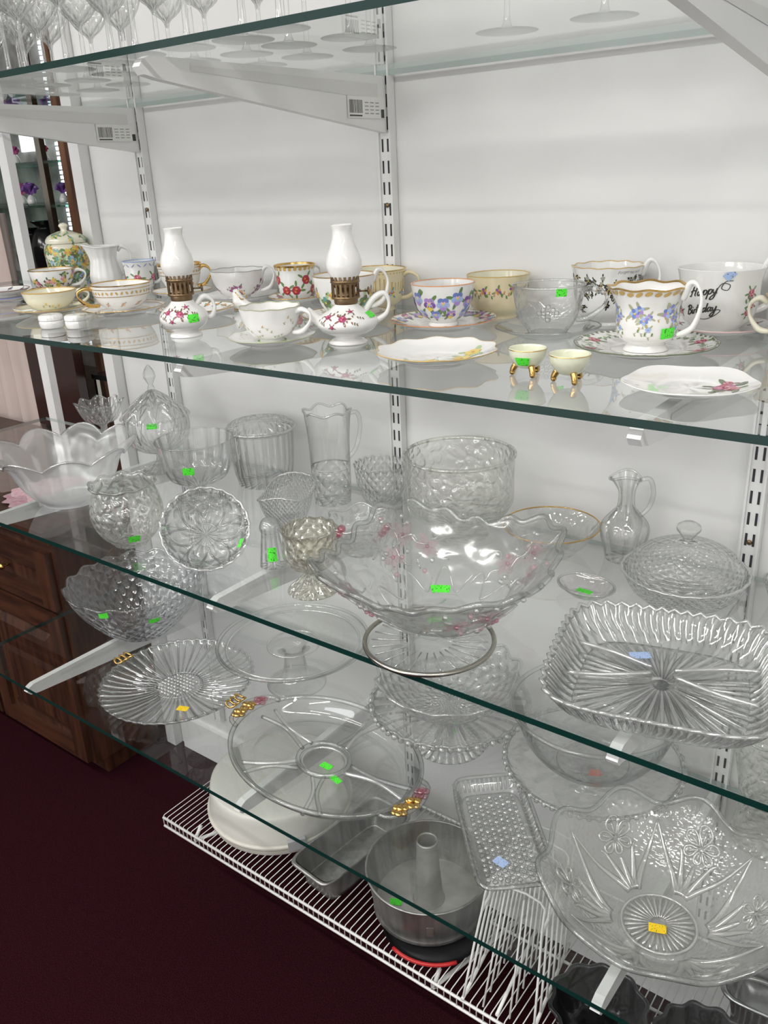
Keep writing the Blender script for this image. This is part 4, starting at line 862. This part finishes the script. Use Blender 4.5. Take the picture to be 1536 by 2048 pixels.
gware('mixing_bowl','plain clear glass bowl set on the beaded cake stand','bowl',-0.425,1.040,S4+0.060,[(0,0.004),(0.050,0.0),(0.056,0.003),(0.080,0.016),(0.106,0.050),(0.120,0.090),(0.126,0.105)],G0,rim=0.0036,stk=[('orange',10,0.15,0.018)])
IR=glass('iris_glass','hob',150,1,0.0006,clear=(0.83,0.835,0.815),edge=(0.40,0.42,0.38),gl=0.09,frost=0.10,rough=0.09)
IF=scal(9,0.035,0.009,0.08,3)
IP=[(0,0.004),(0.045,0.002),(0.052,0.0),(0.062,0.004),(0.092,0.024),(0.120,0.054),(0.138,0.078),(0.152,0.086)]
IRL=glass('iris_line',None,clear=(0.90,0.90,0.885),edge=(0.58,0.60,0.57),gl=0.20,rough=0.12,frost=0.20)
def irx(e):
    s=M()
    for k in range(30):
        t=2*pi*k/30; s.tube([(0.010*cos(t),0.010*sin(t),0.006),(0.044*cos(t),0.044*sin(t),0.006)],lambda q:0.0010+0.0016*q,IRL,6,sub=1)
    s.tube(ringpts(0.047,0.006,48),0.002,IRL,6,True,1)
    S=Surf(IP,IF,flip=-1)
    for k in range(6):
        t=2*pi*k/6+0.2; q0=S.L*0.70
        for i,(a,l_) in enumerate(((1.57,1.25),(0.6,1.05),(2.55,1.05),(-0.5,0.95),(3.65,0.95),(-1.57,0.8))):
            c=[(0.004,0),(0.014,0.42),(0.022,0.28),(0.025,0.0),(0.022,-0.28),(0.014,-0.42)]
            s.tube([S.pt(t,q0,R_*l_*cos(a+d_),R_*l_*sin(a+d_),0.0015) for R_,d_ in c],0.0018,IRL,5,True,3)
            s.tube([S.pt(t,q0,R_*l_*cos(a),R_*l_*sin(a),0.0015) for R_ in (0.004,0.012,0.020)],0.0014,IRL,5,sub=1)
        for d in (-0.42,-0.20,0.0,0.20,0.42):
            s.tube([S.at(t+d*0.2,S.L*0.34,0.001),S.at(t+d*0.6,S.L*0.45,0.001),S.at(t+d*1.0,S.L*(0.62 if d else 0.55),0.001),S.at(t+d*1.25,S.L*(0.86 if abs(d)>0.3 else (0.66 if d else 0.57)),0.001)],lambda q:0.0034*(1-q)+0.0008,IRL,5,sub=4,flat=1.5)
    part(s,'iris_relief',e)
    flat_stick(e,(0.0,-0.012,0.0095),0.022,0.014,'yellow',(0,0,0.15))
gware('iris_bowl','large smoky ruffled glass bowl embossed with irises','bowl',-0.245,0.850,S4,IP,IR,rf=IF,extra=irx,rim=0.0036,seg=144,rz=0.2)
def rt(e):
    flat_stick(e,(0.055,-0.012,0.0074),0.020,0.014,'blue',(0,0,0.7))
    s=M()
    for i in range(-9,10):
        for j in range(-4,5):
            s.ball((i*0.0092+(0.0046 if j%2 else 0),j*0.0088,0.0045),0.0044,WL if (i+j)%2 else G0,6,4,(1,1,0.6))
    for s_ in (-1,1):
        for i in range(-14,15): s.tube([(i*0.0072,s_*0.047,0.006),(i*0.0074,s_*0.055,0.019)],0.0018,WL if i%2 else G0,5,sub=1)
        for i in range(-6,7): s.tube([(s_*0.096,i*0.0072,0.006),(s_*0.110,i*0.0076,0.019)],0.0018,WL if i%2 else G0,5,sub=1)
    part(s,'diamond_relief',e)
gware('relish_tray','rectangular pressed glass tray with diamond pattern base','tray',-0.493,0.874,S4,[(0,0.004),(0.044,0.002),(0.047,0.0),(0.049,0.006),(0.054,0.018),(0.057,0.020)],glass('tray_xy',None,frost=0.06,edge=(0.42,0.45,0.44)),rf=superell(7,1.0),sx=2.0,sy=0.98,rz=radians(-48),rim=0.0032,seg=112,extra=rt)
gware('tall_vase','heavy cut glass vase standing near the wall','vase',-0.175,1.090,S4,[(0,0.004),(0.045,0),(0.050,0.01),(0.042,0.05),(0.048,0.10),(0.060,0.16),(0.072,0.20)],FLOG,rf=scal(8,0.04,0.004,0.2,4),rim=0.002)

# =================================================================== WIRE RACK + PANS
WIRE=pbr('white_wire_coating',(0.80,0.80,0.78),0.35)
m=M(); y0,y1=0.830,1.165; x0,x1=-1.285,0.30
x=x0
while x<=x1:
    m.tube([(x,y1,0),(x,y0+0.004,0),(x,y0,-0.004),(x,y0,-0.026)],0.0010,WIRE,4,sub=1); x+=0.0125
for (yy,zz,r) in ((y0+0.0,-0.0045,0.0028),(y0,-0.026,0.0028),(y0+0.16,-0.004,0.0026),(y1,-0.003,0.0028)): m.tube([(x0,yy,zz),(x1,yy,zz)],r,WIRE,6,sub=1)
e=top('wire_shelf','white coated ventilated wire shelf close to the carpet','wire shelf',0,0,RK); part(m,'wire_grid',e)
for lx in (-1.2,-0.6,0.1):
    b=M(); b.tube([(lx,y0+0.01,-0.03),(lx,y1+0.01,-0.16)],0.004,WIRE,6,sub=1); b.tube([(lx,y0+0.03,-0.005),(lx,y0+0.01,-0.03)],0.004,WIRE,6,sub=1); part(b,'support_brace',e)
e=top('cake_carrier','round off-white plastic cake carrier with fitted lid','cake carrier',-1.095,0.995,RK+0.002)
PL=pbr('cream_plastic',(0.62,0.60,0.54),0.35)
m=M(); m.lathe([(0,0.0),(0.13,0.0),(0.146,0.004),(0.150,0.016),(0.153,0.020),(0.153,0.026),(0.146,0.027)],PL,72,3); part(m,'base_tray',e)
m=M(); m.lathe([(0.148,0.026),(0.149,0.032),(0.145,0.060),(0.142,0.080),(0.134,0.088),(0.10,0.091),(0,0.092)],pbr('white_plastic',(0.64,0.63,0.58),0.3),72,3); part(m,'lid',e)
for a in (-0.6,2.5):
    c=M(); c.box((0.153*cos(a),0.153*sin(a),0.028),(0.008,0.035,0.022),pbr('grey_clip',(0.4,0.4,0.42),0.4),rz=a); part(c,'latch',e,label='grey plastic latch')
def ltub(name,label,x,y,z,a,b,h,mat,rz,lip=0.008,cat_='pan',p=8):
    m=M(); f=lambda th,r,zz:(r*((abs(cos(th))**p+abs(sin(th))**p)**(-1/p)),zz)
    m.lathe([(0,0.0),(0.8,0.0),(0.85,0.003),(1.0,h),(1.0+lip/a,h+0.001),(1.0+lip/a,h-0.002)],mat,96,2,f,sx=a,sy=b)
    m.lathe([(0,0.0015),(0.79,0.0015),(0.84,0.004),(0.985,h)],mat,96,2,f,sx=a,sy=b)
    return solo(m,name,label,cat_,x,y,z,rz)
ltub('loaf_pan','grey metal loaf pan with rolled lip on the wire shelf',-0.868,0.962,RK+0.002,0.114,0.050,0.055,ALU,radians(84))
m=M(); m.lathe([(0,0),(0.080,0),(0.090,0.003),(0.096,0.008)],DARKPAN,72,2); m.tube([(0.097*cos(a),0.097*sin(a),0.008) for a in [radians(-105+i*7) for i in range(11)]],0.0035,RED,6,sub=1); solo(m,'baking_pan','shallow black pan with a red rim under the tube pan','pan',-0.655,0.930,RK+0.003)
e=top('tube_pan','grey aluminium tube cake pan with tall centre cone','cake pan',-0.688,0.957,RK+0.013,aisle(-.69,.955))
m=M(); tp=[(0.094,0.0),(0.098,0.001),(0.104,0.035),(0.109,0.080),(0.111,0.082)]; m.lathe([(0,0)]+tp,ALU,80,2); m.lathe([(0.109,0.0815),(0.103,0.040),(0.096,0.004)],ALU,80,2); m.lathe([(0.096,0.004),(0.0,0.004)],ALUB,60,1); m.tube(ringpts(0.111,0.081,72),0.0022,ALU,6,True,1); part(m,'outer_pan',e)
m=M(); m.lathe([(0.030,0.004),(0.026,0.02),(0.020,0.10),(0.0185,0.134),(0.0175,0.134),(0.017,0.09)],ALUB,40,2); part(m,'centre_tube',e)
flat_stick(e,(0.010,-0.060,0.0050),0.022,0.014,'green',(0,0,1.4))
m=M(); m.box((0.104,0.0,0.035),(0.003,0.012,0.02),ALU) ; part(m,'tab',e)
e=top('plate_rack','white coated wire plate rack with leaning slots','plate rack',-0.490,0.905,RK+0.003,radians(8))
m=M()
for k in range(6):
    yb=-0.068+k*0.030
    m.tube([(-0.055,yb,0.0),(-0.045,yb+0.055,0.14),(-0.035,yb+0.075,0.180),(0.045,yb+0.075,0.180),(0.055,yb+0.055,0.14),(0.065,yb,0.0)],0.0022,WIRE,6,sub=3)
    m.tube([(-0.02,yb,0.0),(-0.012,yb+0.070,0.178)],0.0018,WIRE,6,sub=1); m.tube([(0.025,yb,0.0),(0.02,yb+0.070,0.178)],0.0018,WIRE,6,sub=1)
for xx in (-0.055,0.005,0.065): m.tube([(xx,-0.072,0.0),(xx,0.11,0.0)],0.003,WIRE,6,sub=1)
for xx in (-0.045,0.055): m.tube([(xx,-0.013,0.14),(xx,0.137,0.14)],0.0026,WIRE,6,sub=1)
part(m,'wire_frame',e)
DK2=pbr('dark_shiny_metal',(0.06,0.06,0.065),0.18,metal=0.8)
def bundt(name,label,x,y,R,H,mat,n):
    m=M(); f=lambda th,r,z:(r*(1+0.045*cos(n*th)*(1 if r>0.4*R else 0.3)),z)
    m.lathe([(R*0.22,H),(R*0.26,H*0.5),(R*0.34,H*0.08),(R*0.5,0.0),(R*0.72,H*0.06),(R*0.92,H*0.45),(R*1.0,H),(R*1.10,H+0.001),(R*1.10,H-0.002)],mat,n*12,4,f); return solo(m,name,label,'pan',x,y,RK+0.003)
bundt('bundt_pan','dark fluted ring cake pan on the wire shelf',-0.335,0.898,0.066,0.060,DK2,10)
bundt('bundt_pan','glossy black fluted cake pan beside another ring pan',-0.185,0.925,0.066,0.055,DARKPAN,12)
e=top('muffin_pan','dark nonstick muffin pan on the wire shelf','pan',-0.02,0.925,RK+0.003,radians(10)); m=M()
m.box((0,0,0.030),(0.15,0.15,0.0015),DK2)
for i in range(2):
    for j in range(2):
        m.lathe([(0,0.0),(0.024,0.0),(0.027,0.003),(0.033,0.0315),(0.0345,0.032)],DK2,32,2,off=((i-.5)*0.072,(j-.5)*0.074,0))
part(m,'cup_tray',e)
ltub('roasting_pan','stainless steel rectangular pan with bright interior',-0.110,1.085,RK+0.003,0.085,0.062,0.065,pbr('stainless',(0.4,0.4,0.4),0.2,metal=1.0),0.1,p=5)

# =================================================================== LEFT BACKGROUND
WOOD=noisy('oak_veneer',(0.026,0.009,0.005),(0.072,0.026,0.013),9,0.4,(6,6,0.6),bump=0.1)
WOODH=noisy('oak_veneer_h',(0.024,0.0085,0.005),(0.068,0.024,0.012),9,0.4,(0.6,6,6),bump=0.1)
e=top('wooden_cabinet','reddish oak cabinet with raised panel doors on carpet','cabinet',-2.335,1.20,0.0)
m=M(); W,Dp,Hc=1.22,0.50,0.70
m.box((0,0,Hc/2+0.03),(W,Dp,Hc-0.06),WOOD); m.box((0,0.01,0.03),(W-0.04,Dp-0.06,0.06),WOOD); part(m,'cabinet_body',e)
m=M(); m.box((0,-0.01,Hc+0.01),(W+0.02,Dp+0.03,0.022),WOODH); m.box((0,-0.006,Hc-0.008),(W+0.015,Dp+0.015,0.014),WOODH); part(m,'cabinet_top',e)
def panel(name,cx,cz,w,h,kx):
    d=M(); y=-Dp/2-0.009; A,B=(WOOD,WOODH)
    for s_ in (-1,1): d.box((cx+s_*(w/2-0.025),y,cz),(0.05,0.018,h),A); d.box((cx,y,cz+s_*(h/2-0.025)),(w-0.1,0.018,0.05),B)
    d.box((cx,y+0.006,cz),(w-0.1,0.006,h-0.1),A)
    if h>0.2:
        a,b=(w-0.13)/2,(h-0.13)/2; yy=y-0.006; q=0.025
        o=[(cx-a,y+0.003,cz-b),(cx+a,y+0.003,cz-b),(cx+a,y+0.003,cz+b),(cx-a,y+0.003,cz+b)]; n=[(cx-a+q,yy,cz-b+q),(cx+a-q,yy,cz-b+q),(cx+a-q,yy,cz+b-q),(cx-a+q,yy,cz+b-q)]
        d.poly(n,A)
        for i in range(4): d.poly([o[i],o[(i+1)%4],n[(i+1)%4],n[i]],A)
    p=part(d,name,e); k=M(); kz=cz+(h/2-0.09 if h>0.2 else 0); k.ball((kx,y-0.018,kz),0.009,GOLD,12,8,(1,0.8,1)); k.tube([(kx,y-0.018,kz),(kx,y,kz)],0.004,GOLD,8,sub=1); part(k,'knob',p,label='brass knob')
for i,cx in enumerate((-0.405,0.0,0.405)): panel('door',cx,0.28,0.39,0.42,cx-0.165); panel('drawer',cx,0.585,0.39,0.15,cx)
m=M(); m.lathe([(0,0.001),(0.09,0.001),(0.12,0.002)],noisy('pink_crochet',(0.75,0.35,0.45),(0.85,0.6,0.66),90,0.9),80,2,rf=scal(16,0.06,0,0.001,0)); solo(m,'doily','round pink crochet doily on the wooden cabinet','doily',-1.93,1.10,0.723)

m=M(); nx,nz=90,6; cm=pbr('blush_curtain',(0.60,0.50,0.46),0.85)
for i in range(nx+1):
    for k in range(nz+1):
        X=-0.5+i/nx*1.0; m.v.append(Vector((X,0.022*sin(i*0.75)+0.008*sin(i*1.9+k*0.3),k/nz*0.70)))
for i in range(nx):
    for k in range(nz): m.face((i*(nz+1)+k,(i+1)*(nz+1)+k,(i+1)*(nz+1)+k+1,i*(nz+1)+k+1),cm)
solo(m,'curtain','pale blush fabric hanging in soft vertical folds','curtain',-3.10,1.50,0.68)
CX,CY=-3.36,2.02
e=top('display_case','lit glass display cabinet with brown wood frame','display cabinet',CX,CY,0.0)
m=M(); BW=noisy('case_wood',(0.10,0.04,0.018),(0.22,0.10,0.05),12,0.4,(5,5,0.5))
m.box((0,0.19,1.15),(1.25,0.03,2.3),noisy('case_mirror_back',(0.25,0.26,0.25),(0.75,0.78,0.76),7,0.15,metal=0.3))
m.box((0.61,0,1.15),(0.035,0.36,2.3),BW); m.box((-0.61,0,1.15),(0.05,0.4,2.3),BW)
m.box((0,0,2.28),(1.25,0.4,0.05),BW); m.box((0,0,0.35),(1.25,0.4,0.7),BW); part(m,'case_frame',e)
m=M(); m.box((0.50,-0.19,1.15),(0.03,0.02,2.2),SILVER); part(m,'door_rail',e,label='silver metal door rail')
CS=glass('case_shelf',clear=(0.7,0.85,0.8),edge=(0.2,0.5,0.42))
for z in (1.10,1.39,1.535,1.75):
    s=M(); s.box((0,0,z-0.004),(1.17,0.34,0.008),CS); part(s,'inner_shelf',e,label='glass inner shelf')
LED=pbr('led_dot',(1,1,1),0.5,emit=(0.85,0.93,1.0),estr=4.0)
l=M()
for k in range(60): l.box((0.07,0.165,1.25+k*0.018),(0.022,0.008,0.011),LED)
part(l,'led_strip',e,label='vertical strip of white light dots')
l=M()
l.box((-0.12,0.170,1.66),(0.16,0.006,0.14),pbr('painted_reflection',(0.9,0.9,0.9),0.3,emit=(0.9,0.95,1.0),estr=1.2))  # emissive patch painted in for a bright reflection on the mirrored back
part(l,'reflection_patch',e,label='bright white glowing patch painted in for a reflection')
for gx,gy,gz,c,r_ in ((0.16,-0.05,1.391,'purple',0.030),(0.05,-0.02,1.391,'magenta',0.030),(0.27,0.02,1.391,'purple',0.026),(0.12,-0.06,1.536,'magenta',0.018),(0.22,0.0,1.536,'rose',0.018),(0.02,0.0,1.536,'rose',0.018)):
    t=top('flower_ornament','small purple artificial flower ornament in display case','ornament',CX+gx,CY+gy,gz); q=M()
    q.lathe([(0,0),(0.014,0),(0.017,0.014),(0.009,0.030),(0.004,0.034)],CHINA,20,2)
    for k in range(9):
        a=k*2.4; el=0.2+k*0.14; q.tube([(0,0,0.030),(r_*0.6*cos(a)*cos(el),r_*0.6*sin(a)*cos(el),0.04+r_*0.6*sin(el)),(r_*1.2*cos(a)*cos(el),r_*1.2*sin(a)*cos(el),0.04+r_*1.3*sin(el))],lambda t_:0.002+r_*0.30*t_,P(c),8,sub=3,flat=0.6)
    part(q,'blossom',t)
BK=pbr('black_ceramic',(0.01,0.01,0.011),0.15)
for gx,gy,h in ((0.27,-0.08,0.23),(0.10,-0.04,0.20),(0.42,0.02,0.17)):
    q=M(); q.lathe([(0,0),(0.05,0),(0.06,0.02),(0.070,h*0.5),(0.05,h*0.8),(0.03,h*0.9),(0.055,h)],BK,32,4); solo(q,'black_vase','glossy black ceramic vase in the display case','vase',CX+gx,CY+gy,1.101)
e=top('side_table','black side table with lower shelf and metal legs','table',-2.20,1.64,0.0); m=M(); m.box((0,0,1.03),(0.30,0.2,0.02),BK); m.box((0,0,0.89),(0.30,0.2,0.015),BK); m.box((0,0.09,0.96),(0.30,0.01,0.13),BK)
for sx_ in (-1,1):
    for sy_ in (-1,1): m.box((sx_*0.14,sy_*0.09,0.44),(0.012,0.012,0.88),SILVER)
part(m,'table_frame',e)
m=M(); m.box((0,0,0.025),(0.09,0.07,0.05),noisy('tan_box',(0.12,0.05,0.02),(0.25,0.12,0.05),20,0.5)); m.box((0,0,0.053),(0.095,0.075,0.006),GOLD); solo(m,'wooden_box','small brown wooden box on the black table','box',-2.19,1.60,0.899)
m=M(); m.box((0,0,0.53),(0.26,0.03,1.06),pbr('brown_panel',(0.035,0.014,0.012),0.2)); solo(m,'dark_panel','dark brown glossy furniture panel standing on the floor','panel',-2.46,1.49,0.0)
m=M(); m.box((0,0,1.15),(0.7,0.05,2.3),pbr('dark_interior',(0.012,0.011,0.011),0.4)); solo(m,'dark_backdrop','tall black partition sheet standing in for the dark interior','backdrop',-2.35,2.3,0.0)  # added black sheet, its colour stands in for the dark interior past the opening

# =================================================================== LIGHTS / WORLD / CAMERA
def area(n,loc,rot,sx_,sy_,pw,col=(1,1,1)):
    l=bpy.data.lights.new(n,'AREA'); l.shape='RECTANGLE'; l.size=sx_; l.size_y=sy_; l.energy=pw; l.color=col
    o=bpy.data.objects.new(n,l); COL.objects.link(o); o.location=loc; o.rotation_euler=rot
for i,x in enumerate((-3.4,-1.9,-0.4,1.0)): area('ceiling_light',(x,-0.55,2.66),(0,0,0),1.2,0.10,20,(1.0,0.98,0.95))
for i,x in enumerate((-2.6,-0.6)): area('ceiling_light_rear',(x,-1.9,2.66),(0,0,0),1.2,0.10,19,(1.0,0.98,0.95))
area('shop_window_light',(-1.6,-2.6,1.6),(radians(90),0,0),1.8,0.8,16,(0.97,0.98,1.0))
w=bpy.data.worlds.new('World'); bpy.context.scene.world=w; w.use_nodes=True
w.node_tree.nodes['Background'].inputs[0].default_value=(1.0,0.995,0.985,1); w.node_tree.nodes['Background'].inputs[1].default_value=0.82

cam=bpy.data.cameras.new('Camera'); cam.sensor_fit='VERTICAL'; cam.sensor_height=36.0; cam.sensor_width=27.0; cam.lens=36.0*1700/2048; cam.clip_start=0.02
co=bpy.data.objects.new('Camera',cam); COL.objects.link(co)
Rt=Vector((0.7973,0.60197,-0.04398)).normalized(); Up=Vector((-0.1918,0.32178,0.92719)); Up=(Up-Rt*Up.dot(Rt)).normalized(); Bk=Rt.cross(Up)
mt=Matrix((Rt,Up,Bk)).transposed().to_4x4(); mt.translation=Vector((0,0,CAMZ)); co.matrix_world=mt
bpy.context.scene.camera=co
bpy.context.scene.view_settings.view_transform='Standard'
